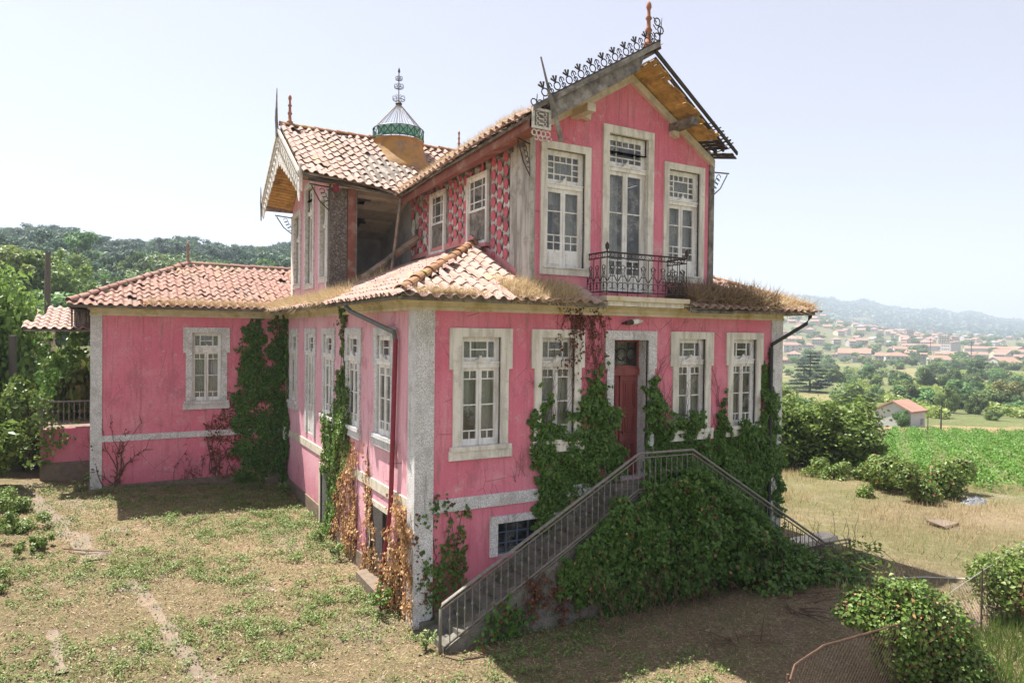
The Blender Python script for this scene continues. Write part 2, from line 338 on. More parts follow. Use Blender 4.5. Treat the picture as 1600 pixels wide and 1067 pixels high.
def subblobs(c, r, n, k=.42, flat=1., seed=0):
    g = np.random.default_rng(seed); out = []
    for i in range(n):
        d = g.normal(size=3); d /= np.linalg.norm(d); d[2] = d[2]*flat
        rr = np.array(r)*g.uniform(k*.7, k*1.25); out.append((np.array(c)+d*np.array(r)*g.uniform(.45, .8), rr))
    for i in range(int(n*.8)):      # small outlying sprays break the outline
        d = g.normal(size=3); d /= np.linalg.norm(d); d[2] = d[2]*flat; rr = np.array(r)*g.uniform(.10, .22)
        out.append((np.array(c)+d*np.array(r)*g.uniform(.95, 1.2), rr))
    return out
def inpoly(pts, poly):
    x, y = pts[:, 0], pts[:, 1]; ins = np.zeros(len(pts), bool); n = len(poly); j = n-1
    for i in range(n):
        xi, yi = poly[i]; xj, yj = poly[j]
        c = ((yi > y) != (yj > y)) & (x < (xj-xi)*(y-yi)/((yj-yi) or 1e-9)+xi); ins ^= c; j = i
    return ins
def polyarea(p): return abs(sum(p[i][0]*p[i-1][1]-p[i-1][0]*p[i][1] for i in range(len(p))))/2
def fbm(P, sc_, seed=0.):
    P = np.asarray(P, float); return np.array([mnoise.fractal(V3((p[0]*sc_+seed, p[1]*sc_+seed*1.7, (p[2] if len(p) > 2 else 0)*sc_)), 1., 2., 4) for p in P])
# ------------------------------------------------------------------ terrain
#H0
def H(x, y):
    x = np.asarray(x, float); y = np.asarray(y, float)
    CX, CY, YW = -5.1718, -13.0027, .5173
    ss_ = lambda v, a, b: (lambda t: t*t*(3-2*t))(np.clip((v-a)/(b-a), 0, 1))
    dx = x-CX; dy = y-CY; d = np.hypot(dx, dy); az = np.arctan2(dx, dy)-YW; az = (az+np.pi) % (2*np.pi)-np.pi
    dep = d*np.maximum(np.cos(az), .15); px = 800+1072*np.tan(np.clip(az, -1.25, 1.25))
    near = -2.56+.045*np.clip(y, 0, 14)*(1-ss_(x, 2, 10))+.05*np.clip(-x, 0, 8)*np.clip(y/12.8, 0, 1)
    hl = near+np.interp(d, [0, 30, 60, 100, 200, 390, 440, 600, 1500, 7000], [0, 0, 2.2, 6, 20, 53, 57, 52, 40, 30])*np.interp(px, [-300, 0, 200, 300, 450, 800], [.60, .66, .75, .81, .83, .83])*(1+.08*np.sin(px/90+1.)+.05*np.sin(px/37))
    wob = 1.5*np.sin(x/37)*np.cos(y/53)*ss_(d, 60, 200)
    R0 = np.interp(dep, [0, 26, 60, 100, 180, 300, 430, 520], [-2.6, -2.6, -5.4, -9.2, -11.2, -13, -14.5, -14])
    hT = np.interp(px, [1150, 1250, 1320, 1390, 1450, 1600, 1700], [56, 50, 31, 17, 12, 6, 6])
    yM = np.interp(px, [1200, 1248, 1299, 1314, 1330, 1347, 1360, 1380, 1434, 1461, 1495, 1512, 1530, 1554, 1600, 1700], [470, 469, 473, 479, 479, 474, 478, 485, 490, 488, 496, 492, 495, 503, 505, 515])
    hM = (np.interp(px, [1200, 1600], [529, 533])-yM)/1072*3400+3.4
    hr = np.where(dep < 520, R0, 0); a = ss_(dep, 500, 1350); hr = np.where(dep >= 520, -14*(1-a)+hT*a, hr)
    b = ss_(dep, 1500, 3400); hr = np.where(dep > 1350, hT*(1-b)+hM*b, hr); hr = np.where(dep > 3400, hM*.9, hr)
    w = ss_(px, 760, 1150)*ss_(d, 22, 40); far = ss_(d, 30, 60)
    out = hl*(1-w)+(hr+wob)*w
    back = ss_(np.abs(az), 1.0, 1.6)
    return out*(1-back)+near*back
#H1
def hz(x, y): return float(H(np.array([x]), np.array([y]))[0])
# ------------------------------------------------------------------ the pink house
G0 = -2.56; HAZE = .0004
house = thing('pink_house', 'abandoned pink two storey villa with broken clay tile roofs and ivy on its walls', 'house', (5, 5, G0))
XR, XC, YC, YCB = 10.89, -6.02, 12.82, 18.9
XA0, XA1, YA = 2.75, 8.34, .2            # upper front wing
YL0, YL1, XL = 7.42, 12.66, .2           # upper left wing
fA = Fr((0, 0, 0), (1, 0, 0), (0, -1, 0)); fB = Fr((0, 0, 0), (0, -1, 0), (-1, 0, 0))
fC = Fr((0, YC, 0), (1, 0, 0), (0, -1, 0)); fUA = Fr((0, YA, 0), (1, 0, 0), (0, -1, 0))
fS = Fr((XA0, 0, 0), (0, -1, 0), (-1, 0, 0)); fLG = Fr((XL, 0, 0), (0, -1, 0), (-1, 0, 0)); fLF = Fr((0, YL0, 0), (1, 0, 0), (0, -1, 0))
def wall(name, fr, u0, u1, v0, v1, ops, th, m, min_='plasterin', parent=house):
    """wall with rectangular openings (u0,u1,v0,v1): outer face, inner face and reveals"""
    us = sorted({u0, u1, *[o[0] for o in ops], *[o[1] for o in ops]}); vs_ = sorted({v0, v1, *[o[2] for o in ops], *[o[3] for o in ops]})
    mb = MB()
    for a, b in zip(us, us[1:]):
        for c, d in zip(vs_, vs_[1:]):
            cu, cv = (a+b)/2, (c+d)/2
            if any(o[0] < cu < o[1] and o[2] < cv < o[3] for o in ops): continue
            mb.poly([fr.p(a, c), fr.p(b, c), fr.p(b, d), fr.p(a, d)], m); mb.poly([fr.p(a, c, -th), fr.p(a, d, -th), fr.p(b, d, -th), fr.p(b, c, -th)], min_)
    for a, b, c, d in ops:
        for q in (((a, c), (a, d)), ((b, d), (b, c)), ((a, d), (b, d)), ((b, c), (a, c))):
            (p1, p2) = q; mb.poly([fr.p(*p1), fr.p(*p2), fr.p(*p2, -th), fr.p(*p1, -th)], 'granite')
    for (p1, p2) in (((u0, v0), (u0, v1)), ((u1, v1), (u1, v0)), ((u0, v1), (u1, v1)), ((u1, v0), (u0, v0))):
        mb.poly([fr.p(*p1), fr.p(*p2), fr.p(*p2, -th), fr.p(*p1, -th)], m)
    return part(name, mb, parent)
def grid_bars(mb, fr, us, vs_, bar, w0, w1, m, us_part=None):
    for u in us[1:-1]: mb.box(fr, u-bar/2, u+bar/2, vs_[0], vs_[-1], w0, w1, m)
    for v in vs_[1:-1]: mb.box(fr, us[0], us[-1], v-bar/2, v+bar/2, w0+.003, w1-.003, m)
PANES = {}
def pane(win, fr, u0, u1, v0, v1, w):
    if random.random() < .02: return      # broken out
    if 'p' not in PANES: PANES['p'] = MB().poly([(-.5, 0, -.5), (.5, 0, -.5), (.5, 0, .5), (-.5, 0, .5)], 'glass').mesh('pane')
    M = Matrix.Identity(4); c = fr.p((u0+u1)/2, (v0+v1)/2, w+random.uniform(-.004, .004)); ti = random.uniform(-.012, .012)
    for i in range(3): M[i][0] = fr.U[i]*(u1-u0)+fr.N[i]*ti*(u1-u0); M[i][1] = -fr.N[i]; M[i][2] = fr.V[i]*(v1-v0)+fr.N[i]*random.uniform(-.01, .01); M[i][3] = c[i]
    link('pane', PANES['p'], win, M)
def ring(mb, fr, a, b, c, d, t, w0, w1, m, bt=None):
    bt = t if bt is None else bt
    mb.box(fr, a, a+t, c, d, w0, w1, m); mb.box(fr, b-t, b, c, d, w0, w1, m); mb.box(fr, a+t, b-t, d-t, d, w0+.002, w1-.002, m); mb.box(fr, a+t, b-t, c, c+bt, w0+.002, w1-.002, m)
def smallpanes(mb, fr, u0, u1, v0, v1, w): mb.poly([fr.p(u0, v0, w), fr.p(u1, v0, w), fr.p(u1, v1, w), fr.p(u0, v1, w)], 'glass')
def ornament(mb, fr, uc, v, w, m):
    for du, r in ((0, .055), (-.07, .035), (.07, .035), (-.12, .022), (.12, .022)):
        mb.box(fr, uc+du-r, uc+du+r, v, v+r*1.9, w, w+.03+r*.3, m)
    mb.box(fr, uc-.025, uc+.025, v+.08, v+.15, w, w+.04, m)
def curtain(win, fr, u0, u1, v0, v1, w, m='curtain'):
    mb = MB(); n = 18
    for i in range(n):
        a, b = u0+(u1-u0)*i/n, u0+(u1-u0)*(i+1)/n; wa, wb = w+.025*math.sin(i*1.9), w+.025*math.sin((i+1)*1.9)
        mb.poly([fr.p(a, v0, wa), fr.p(b, v0, wb), fr.p(b, v1, wb), fr.p(a, v1, wa)], m)
    part('curtain', mb, win)
def low_window(fr, u0, u1, v0, v1, cur=None, st='stone', door=False, parent=house, missing=(), rec=0.):
    """ground floor window: eared stone surround, transom light, two casements"""
    wd = u1-u0; s = wd/1.46; e = .085*s; j = .19*s; ev = v1-.87; si = .28 if not door else .02
    mb = MB()
    mb.box(fr, u0, u0+e+j, ev, v1, -.05, .05, st); mb.box(fr, u1-e-j, u1, ev, v1, -.05, .05, st); mb.box(fr, u0+e+j, u1-e-j, v1-.185, v1, -.05, .048, st)
    mb.box(fr, u0+e, u0+e+j, v0+si, ev, -.05, .045, st); mb.box(fr, u1-e-j, u1-e, v0+si, ev, -.05, .045, st)
    win = part('window', mb, parent)
    a, b = u0+e+j, u1-e-j
    if not door:
        sl = MB(); sl.box(fr, u0+.0, u1-.0, v0, v0+.19, -.05, .075, st); sl.box(fr, u0+.03, u1-.03, v0+.19, v0+si, -.18, .115, st); part('sill', sl, win)
    t0, t1 = v1-.84, v1-.185; w0, w1 = -.16+rec, -.09+rec; gw = -.125+rec
    tr = MB(); ring(tr, fr, a, b, t0+.12, t1, .10*s, w0, w1, 'white'); tr.box(fr, a, b, t0, t0+.12, w0, w1+.05, 'white'); tr.box(fr, a+.002, b-.002, t0+.10, t0+.13, w0, w1+.075, 'white')
    ornament(tr, fr, (a+b)/2, t0+.11, w1+.04, 'white')
    g0, g1, h0, h1 = a+.10*s, b-.10*s, t0+.22, t1-.10*s; q = (g1-g0)*.22
    for u in (g0+q, g1-q): tr.box(fr, u-.016, u+.016, h0, h1, w0+.01, w1-.01, 'white')
    tr.box(fr, g0+q, g1-q, (h0+h1)/2-.014, (h0+h1)/2+.014, w0+.013, w1-.013, 'white'); part('transom_light', tr, win)
    for u in ((g0, g0+q, h0, h1), (g1-q, g1, h0, h1), (g0+q, g1-q, h0, (h0+h1)/2), (g0+q, g1-q, (h0+h1)/2, h1)): pane(win, fr, *u, gw)
    l0, l1 = v0+si, t0; mid = (a+b)/2; sm = MB()
    for k, (c, d) in enumerate(((a, mid-.004), (mid+.004, b))):
        cs = MB(); t = .095*s; oi = k; ta, tb = (t*1.05, t*.62) if k == 0 else (t*.62, t*1.05)
        cs.box(fr, c, c+ta, l0, l1, w0, w1, 'white'); cs.box(fr, d-tb, d, l0, l1, w0, w1, 'white'); cs.box(fr, c+ta, d-tb, l1-.07, l1, w0+.002, w1-.002, 'white')
        p0 = l0+(.13 if not door else .75); cs.box(fr, c+ta, d-tb, l0, p0, w0+.002, w1-.002, 'white')
        if door: cs.box(fr, c+ta+.03, d-tb-.03, l0+.14, p0-.1, w1-.01, w1+.012, 'white')
        ga, gb = c+ta, d-tb; gm = (ga+gb)/2; z1 = l1-.07; hh = z1-p0
        v_ = [p0, p0+.17, p0+.17+(hh-.34)*.5, z1-.17, z1]
        for v in v_[1:-1]: cs.box(fr, ga, gb, v-.014, v+.014, w0+.013, w1-.013, 'white')
        cs.box(fr, gm-.012, gm+.012, v_[0], v_[1], w0+.01, w1-.01, 'white'); cs.box(fr, gm-.012, gm+.012, v_[3], v_[4], w0+.01, w1-.01, 'white')
        part('casement', cs, win)
        for r in (0, 3): smallpanes(sm, fr, ga, gm, v_[r], v_[r+1], gw-.001); smallpanes(sm, fr, gm, gb, v_[r], v_[r+1], gw-.002)
        for r in (1, 2):
            if (k, r) not in missing: pane(win, fr, ga, gb, v_[r], v_[r+1], gw)
    part('small_panes', sm, win, kind='stuff')
    for cu in (cur or []): curtain(win, fr, a+(b-a)*cu[0], a+(b-a)*cu[1], v0+(v1-v0)*cu[2], v0+(v1-v0)*cu[3], -.30, cu[4] if len(cu) > 4 else 'curtain')
    return win, (a, b, v0+.05, v1-.185)
def low_open(u0, u1, v0, v1): s = (u1-u0)/1.46; return (u0+.275*s, u1-.275*s, v0+.05, v1-.185)
def up_window(fr, u0, u1, v0, v1, cur=None, st='stone', sill=True, parent=house, missing=(), bar=.16):
    s = (u1-u0)/1.38; j = bar*s; mb = MB()
    mb.box(fr, u0, u0+j, v0, v1, -.05, .05, st); mb.box(fr, u1-j, u1, v0, v1, -.05, .05, st); mb.box(fr, u0+j, u1-j, v1-j*1.05, v1, -.05, .047, st)
    win = part('window', mb, parent); a, b = u0+j, u1-j; l0 = v0+(.17 if sill else .04)
    if sill: part('sill', MB().box(fr, a, b, v0, v0+.15, -.2, .047, st).box(fr, u0+.08, u1-.08, v0+.15, v0+.18, -.16, .08, st), win)
    t1 = v1-j*1.05; t0 = t1-.86; w0, w1 = -.17, -.10; tr = MB(); f = .11*s
    ring(tr, fr, a, b, t0+.1, t1, f, w0, w1, 'white'); tr.box(fr, a, b, t0, t0+.1, w0, w1+.05, 'white'); tr.box(fr, a+.002, b-.002, t0+.085, t0+.115, w0, w1+.075, 'white'); ornament(tr, fr, (a+b)/2, t0+.09, w1+.04, 'white')
    g0, g1, h0, h1 = a+f, b-f, t0+.1+f*.9, t1-f; du = (g1-g0)/5; dv = (h1-h0)/4
    sm = MB()
    for i in (1, 4): tr.box(fr, g0+du*i-.014, g0+du*i+.014, h0, h1, w0+.01, w1-.01, 'white')
    for i in (2, 3):
        for (c, d) in ((h0, h0+dv), (h1-dv, h1)): tr.box(fr, g0+du*i-.012, g0+du*i+.012, c, d, w0+.011, w1-.011, 'white')
    for i in (1, 3): tr.box(fr, g0, g1, h0+dv*i-.014, h0+dv*i+.014, w0+.013, w1-.013, 'white')
    for (c, d) in ((g0, g0+du), (g1-du, g1)): tr.box(fr, c, d, h0+dv*2-.012, h0+dv*2+.012, w0+.013, w1-.013, 'white')
    part('transom_light', tr, win); pane(win, fr, g0+du, g1-du, h0+dv, h1-dv, -.135)
    for i in range(5):
        for k in range(4):
            if not (1 <= i <= 3 and 1 <= k <= 2): smallpanes(sm, fr, g0+du*i, g0+du*(i+1), h0+dv*k, h0+dv*(k+1), -.135-.001*(i+k))
    mid = (a+b)/2
    for k, (c, d) in enumerate(((a, mid-.004), (mid+.004, b))):
        t = .10*s; ta, tb = (t*1.15, t*.6) if k == 0 else (t*.6, t*1.15); cs = MB(); p0 = l0+.42
        cs.box(fr, c, c+ta, l0, t0, w0, w1, 'white'); cs.box(fr, d-tb, d, l0, t0, w0, w1, 'white'); cs.box(fr, c+ta, d-tb, t0-.09, t0, w0+.002, w1-.002, 'white'); cs.box(fr, c+ta, d-tb, l0, p0, w0+.002, w1-.002, 'white')
        cs.box(fr, c+ta+.03, d-tb-.03, l0+.09, p0-.06, w1-.01, w1+.014, 'white')
        ga, gb = c+ta, d-tb; gm = (ga+gb)/2; z1 = t0-.09; v_ = [p0, p0+.34, p0+.34+(z1-p0-.34)*.56, z1]
        for v in v_[1:-1]+[p0+.17]: cs.box(fr, ga, gb, v-.013, v+.013, w0+.013, w1-.013, 'white')
        cs.box(fr, gm-.012, gm+.012, p0, p0+.34, w0+.01, w1-.01, 'white'); part('casement', cs, win)
        for q in range(2):
            smallpanes(sm, fr, ga, gm, p0+.17*q, p0+.17*(q+1), -.135); smallpanes(sm, fr, gm, gb, p0+.17*q, p0+.17*(q+1), -.136)
        for r in (1, 2):
            if (k, r) not in missing: pane(win, fr, ga, gb, v_[r], v_[r+1], -.135)
    part('small_panes', sm, win, kind='stuff')
    for cu in (cur or []): curtain(win, fr, a+(b-a)*cu[0], a+(b-a)*cu[1], v0+(v1-v0)*cu[2], v0+(v1-v0)*cu[3], -.32, cu[4] if len(cu) > 4 else 'curtain')
    return win
def up_open(u0, u1, v0, v1, sill=True): s = (u1-u0)/1.38; return (u0+.16*s, u1-.16*s, v0+(.16 if sill else .0), v1-.168*s)
ZW0, ZW1 = .79, 3.55
# --- facade A (front, ground floor)
Aw = [(.72, 2.21), (2.70, 4.13), (6.77, 8.25), (8.72, 10.13)]
opsA = [low_open(a, b, ZW0, ZW1) for a, b in Aw] + [(4.99, 6.05, -.04, 3.33), (1.90, 3.30, -1.36, -.66)]
wall('wall', fA, .02, XR, G0-.6, 3.9, opsA, .45, 'plaster')
curs = [[(0, .48, .36, .93), (.52, 1, .02, .98)], [(0, 1, .1, .98)], [(0, .5, .1, .98), (.52, 1, .0, .9)], [(.1, .55, .1, .97)]]
for (a, b), c in zip(Aw, curs): low_window(fA, a, b, ZW0, ZW1, c)
# front door: stone frame, dark transom, one red leaf shut and one ajar
dm = MB(); dm.box(fA, 4.73, 4.99, 2.63, 3.55, -.05, .05, 'granite'); dm.box(fA, 6.05, 6.31, 2.63, 3.55, -.05, .05, 'granite'); dm.box(fA, 4.99, 6.05, 3.33, 3.55, -.05, .048, 'granite')
dm.box(fA, 4.79, 4.99, -.04, 2.63, -.05, .045, 'granite'); dm.box(fA, 6.05, 6.25, -.04, 2.63, -.05, .045, 'granite')
fd = part('front_door', dm, house)
tl = MB(); w = -.36; ring(tl, fA, 4.99, 6.05, 2.62, 3.33, .06, w-.05, w+.03, 'door'); tl.box(fA, 4.99, 6.05, 2.46, 2.62, w-.05, w+.07, 'door'); tl.box(fA, 5.3, 5.74, 2.62, 2.70, w-.02, w+.05, 'door')
for i in range(3): tl.arc(fA, 5.22+i*.30, 2.97, .15, 0, 2*math.pi, w+.02, .015, 'iron', 12)
for i in range(4): tl.tube([fA.p(5.07+i*.30, 2.68, w+.02), fA.p(5.07+i*.30, 3.27, w+.02)], .012, 'iron', 4)
part('transom_grille', tl, fd)
part('transom_pane', MB().poly([fA.p(5.05, 2.68, w-.02), fA.p(5.99, 2.68, w-.02), fA.p(5.99, 3.27, w-.02), fA.p(5.05, 3.27, w-.02)], 'glass'), fd)
def doorleaf(fr, u0, u1, v0, v1, w):
    mb = MB(); mb.box(fr, u0, u1, v0, v1, w-.045, w, 'door'); H_ = v1-v0
    for a, b in ((.07, .34), (.40, .62), (.66, .95)):
        c, d = v0+H_*a, v0+H_*b; ring(mb, fr, u0+.09, u1-.09, c, d, .025, w, w+.022, 'door'); ring(mb, fr, u0+.15, u1-.15, c+.07, d-.07, .02, w, w+.03, 'door'); mb.box(fr, (u0+u1)/2-.03, (u0+u1)/2+.03, c+.13, d-.13, w, w+.018, 'door')
    return mb
part('door_leaf', doorleaf(fA, 5.50, 6.05, 0, 2.46, w), fd)
fo = Fr(fA.p(4.99, 0, w), V3((.995, .09, 0)).normalized(), V3((.09, -.995, 0)).normalized())
part('door_leaf', doorleaf(fo, .02, .52, 0, 2.46, 0), fd)
part('handle', MB().tube([fA.p(5.55, 1.06, w), fA.p(5.55, 1.06, w+.07)], .02, 'iron'), fd)
# basement grille
bwm = MB(); bwm.box(fA, 1.71, 1.90, -1.36, -.50, -.04, .05, 'granite'); bwm.box(fA, 3.30, 3.49, -1.36, -.50, -.04, .05, 'granite'); bwm.box(fA, 1.90, 3.30, -.66, -.50, -.04, .048, 'granite')
bw = part('basement_window', bwm, house); gr = MB()
ring(gr, fA, 1.90, 3.30, -1.36, -.66, .03, -.13, -.09, 'blueiron')
for u in (2.18, 2.46, 2.74, 3.02): gr.box(fA, u-.016, u+.016, -1.33, -.69, -.128, -.092, 'blueiron')
for v in (-.9, -1.13): gr.box(fA, 1.93, 3.27, v-.013, v+.013, -.125, -.095, 'blueiron')
part('grille', gr, bw); part('pane', MB().poly([fA.p(1.9, -1.36, -.2), fA.p(3.3, -1.36, -.2), fA.p(3.3, -.66, -.2), fA.p(1.9, -.66, -.2)], 'glass'), bw)
# --- facade B (left side, ground floor); u = -y
Bw = [(-2.62, -1.15, ZW0+.04), (-5.0, -3.58, ZW0-.02), (-7.43, -6.01, ZW0-.02), (-9.59, -8.17, .2), (-11.97, -10.61, ZW0)]
opsB = [low_open(a, b, z, ZW1) for a, b, z in Bw] + [(-2.80, -1.56, G0-.1, -.62), (-7.55, -6.35, G0, -.58)]
wall('wall', fB, -YC, -.3, G0-.6, 3.9, opsB, .45, 'plaster_faded')
for (a, b, z), c in zip(Bw, [[(0, 1, .05, .98)], [(0, .5, .1, .95)], [(.5, 1, .1, .95)], [(0, 1, .3, .97)], []]): low_window(fB, a, b, z, ZW1, c, 'granite', door=(z < .5), rec=.085)
for k, (a, b, z0, z1) in enumerate(((-2.80, -1.56, G0-.1, -.62), (-7.55, -6.35, G0, -.58))):
    f = MB(); f.box(fB, a-.14, a, z0, z1+.13, -.04, .025, 'cream'); f.box(fB, b, b+.14, z0, z1+.13, -.04, .025, 'cream'); f.box(fB, a, b, z1, z1+.13, -.04, .024, 'cream')
    bd = part('basement_doorway', f, house)
    n = 6
    for i in range(n):
        u = a+(b-a)*i/n; g = (b-a)/n
        if k == 0 and i in (1, 4): continue
        link('board', unitbox('darkwood'), bd, boardM(fB.p(u+g/2, z0+.1, -.3-.05*(i % 3)), fB.p(u+g/2+random.uniform(-.08, .08), z1-random.uniform(.02, .6), -.3), g*.85, .03, fB.N))
part('doorstep', MB().b(-.32, .0, 1.45, 2.95, G0-.4, G0+.34, 'concrete', .02), house)
# --- facade C (left wing, ground floor)
opsC = [low_open(-3.36, -1.88, .75, 3.55)]
wall('wall', fC, XC, 0, -2.9, 3.9, opsC, .45, 'plaster')
low_window(fC, -3.36, -1.88, .75, 3.55, [(0, .5, .1, .98), (.5, 1, .05, .98)], 'granite')
part('wall', MB().b(XC, XC+.45, YC+.45, YCB, -2.9, 3.9, 'plaster').b(XC+.45, 4.9, YCB-.4, YCB, -2.9, 3.9, 'plaster'), house)
part('wall', MB().b(XR-.45, XR, .45, 13.4, -3.2, 3.9, 'plaster').b(5, XR-.45, 13.0, 13.4, -3.2, 3.9, 'plaster').b(4.9, 5.3, 13.4, YCB, -3, 3.9, 'plaster'), house)
# inside: floors, partitions, ceilings
inn = MB(); inn.b(.45, XR-.45, .45, 13, -.14, -.04, 'plasterin'); inn.b(XC+.45, 4.9, YC+.45, YCB-.4, -.14, -.04, 'plasterin'); inn.b(.45, XR-.45, .45, 13, 4.1, 4.2, 'plasterin')
inn.b(XC+.45, 4.9, YC+.45, YCB-.4, 4.0, 4.1, 'plasterin')
inn.b(.45, XR-.45, 4.2, 4.32, -.04, 4.1, 'plasterin'); inn.b(4.2, 4.32, 4.32, 13, -.04, 4.1, 'plasterin'); inn.b(.45, XR-.45, 2.6, 2.72, -3.2, -.14, 'dark'); inn.b(2.2, 2.3, 2.72, 13, -3.2, -.14, 'dark'); inn.b(.45, XR-.45, .45, 13, -3.2, -3.1, 'dark')
inn.b(XA0+.35, XA1-.35, YA+.4, 7.3, 7.86, 7.9, 'plasterin'); inn.b(XC+.45, 4.9, 16.0, 16.12, -.04, 4.0, 'plasterin')
part('inner_wall', inn, house)
# --- plinth, bands, pilasters, cornice
pil = lambda *a, m='granite': part('pilaster', MB().b(*a, m), house)
pil(-.035, .385, -.04, .36, G0-.5, 3.9); pil(10.47, XR+.03, -.04, .36, G0-.5, 3.9); pil(XC-.03, XC+.30, YC-.035, YC+.4, -2.6, 3.9)
part('band_course', MB().b(.385, 4.70, -.032, 0, -.27, 0, 'granite').b(6.35, 10.47, -.032, 0, -.27, 0, 'granite'), house)
part('band_course', MB().b(-.03, 0, .36, YC, -.24, .0, 'cream'), house)
part('band_course', MB().b(XC+.30, -.0, YC-.03, YC, -.2, 0, 'granite'), house)
part('plinth', MB().b(XC+.30, 0, YC-.04, YC, -2.9, -1.62, 'concrete'), house); part('plinth', MB().b(-.04, 0, 7.7, YC, -2.9, -1.75, 'concrete').b(-.04, 0, 2.95, 6.35, -2.9, -2.0, 'concrete'), house)
def cornice(name, pts, prof, m, closed=False):
    """sweep a profile [(out, z)] along a mitred polyline; pts = (x, y, outx, outy)"""
    mb = MB()
    for (p, q) in zip(pts, pts[1:]):
        for (o0, z0), (o1, z1) in zip(prof, prof[1:]):
            mb.poly([(p[0]+p[2]*o0, p[1]+p[3]*o0, z0), (q[0]+q[2]*o0, q[1]+q[3]*o0, z0), (q[0]+q[2]*o1, q[1]+q[3]*o1, z1), (p[0]+p[2]*o1, p[1]+p[3]*o1, z1)], m)
    return part(name, mb, house)
prof = [(0, 3.82), (.05, 3.82), (.05, 3.90), (.035, 3.92), (.035, 4.02), (.09, 4.05), (.09, 4.09), (.25, 4.12), (.27, 4.16), (.45, 4.17), (.45, 4.22), (0, 4.22)]
prof = [(0, 3.9), (.055, 3.9), (.055, 3.97), (.04, 3.98), (.04, 4.05), (.11, 4.09), (.11, 4.12), (.50, 4.15), (.50, 4.2), (0, 4.2)]
cornice('cornice', [(XC, YCB, -1, 0), (XC, YC, -1, -1), (0, YC, -1, -1), (0, 0, -1, -1), (XR, 0, 1, -1), (XR, 13.4, 1, 1)], prof, 'cornice')
def gutter(path, r=.065):
    mb = MB(); path = [V3(p) for p in path]
    for a, b in zip(path, path[1:]):
        d = (b-a).normalized(); n = V3((-d.y, d.x, 0)); K = 7
        for i in range(K):
            t0, t1 = math.pi+math.pi*i/K, math.pi+math.pi*(i+1)/K
            for rr in (r, r*.88): mb.poly([a+n*math.cos(t0)*rr+V3((0, 0, math.sin(t0)*rr)), b+n*math.cos(t0)*rr+V3((0, 0, math.sin(t0)*rr)), b+n*math.cos(t1)*rr+V3((0, 0, math.sin(t1)*rr)), a+n*math.cos(t1)*rr+V3((0, 0, math.sin(t1)*rr))], 'gutter')
    return part('gutter', mb, house)
gutter([(-.57, 12.2, 4.13), (-.585, 8, 4.16), (-.58, 3, 4.21), (-.57, -.57, 4.19), (3.2, -.57, 4.18), (4.2, -.565, 4.15)])
gutter([(XC-.57, 12.25, 4.2), (-.65, 12.25, 4.24)], .055); gutter([(6.85, -.56, 4.12), (8.2, -.56, 4.16)], .05); gutter([(10.9, -.62, 4.16), (11.75, -.62, 4.2)], .055)
# --- upper front gable wall and tile hung side wall
UW = [(3.01, 4.39, 4.8, 7.82, True), (4.74, 6.31, 4.46, 8.46, False), (6.66, 8.04, 4.8, 7.82, True)]
wall('wall', fUA, XA0, XA1, 4.1, 7.86, [(*up_open(a, b, c, min(d, 7.86), s)[:3], min(up_open(a, b, c, d, s)[3], 7.86)) if d < 8 else (a+.18, b-.18, c, 7.86) for a, b, c, d, s in UW], .4, 'plaster')
gz = lambda x: 9.62-.61*abs(x-5.55)
gm = MB(); c0, c1 = 4.74+.18, 6.31-.18; zt = 8.46-.19
for th, mm in ((0, 'plaster'), (-.4, 'plasterin')):
    gm.poly([fUA.p(XA0, 7.86, th), fUA.p(c0, 7.86, th), fUA.p(c0, gz(c0), th), fUA.p(XA0, gz(XA0), th)], mm); gm.poly([fUA.p(c1, 7.86, th), fUA.p(XA1, 7.86, th), fUA.p(XA1, gz(XA1), th), fUA.p(c1, gz(c1), th)], mm)
    gm.poly([fUA.p(c0, zt, th), fUA.p(c1, zt, th), fUA.p(c1, gz(c1), th), fUA.p(5.55, 9.62, th), fUA.p(c0, gz(c0), th)], mm)
part('gable_wall', gm, house)
up_window(fUA, *UW[0][:4], [(.5, 1, .05, .98), (0, .5, .55, .98)]); up_window(fUA, *UW[1][:4], [(0, .45, .05, .98)], sill=False); up_window(fUA, *UW[2][:4], [(0, .5, .05, .95), (.5, 1, .3, .95)])
TW = [(-5.83, -4.75, 5.72, 7.50), (-3.32, -2.15, 5.70, 7.50)]
wall('wall', fS, -YL0, -YA-.4, 4.15, 7.9, [(a+.09, b-.09, c+.07, d-.08) for a, b, c, d in TW], .3, 'rotwood')
for a, b, c, d in TW:
    mb = MB(); ring(mb, fS, a, b, c, d, .085, -.06, .085, 'white'); win = part('window', mb, house)
    for k, (e, f, w_) in enumerate(((c+.085, (c+d)/2+.03, -.03), ((c+d)/2-.03, d-.085, .02))):
        s_ = MB(); u_, v_ = a+.085, b-.085; ring(s_, fS, u_, v_, e, f, .06, w_-.03, w_+.02, 'white'); x0, x1, y0, y1 = u_+.06, v_-.06, e+.06, f-.06; qu, qv = (x1-x0)*.24, (y1-y0)*.24
        for u in (x0+qu, x1-qu): s_.box(fS, u-.013, u+.013, y0, y1, w_-.02, w_+.012, 'white')
        for v in ((y0+qv, y1-qv) if k else (y0+qv, (y0+y1)/2+.1)): s_.box(fS, x0, x1, v-.013, v+.013, w_-.018, w_+.01, 'white')
        part('sash', s_, win); pane(win, fS, x0, x1, y0, y1, w_-.005)
    curtain(win, fS, a+.1, b-.1, c+.1, d-.1, -.28) if a < -5 else curtain(win, fS, a+.1, b-.4, c+.1, d-.1, -.28)
    part('sill', MB().box(fS, a-.06, b+.06, c-.09, c, -.06, .14, 'zinc'), win)
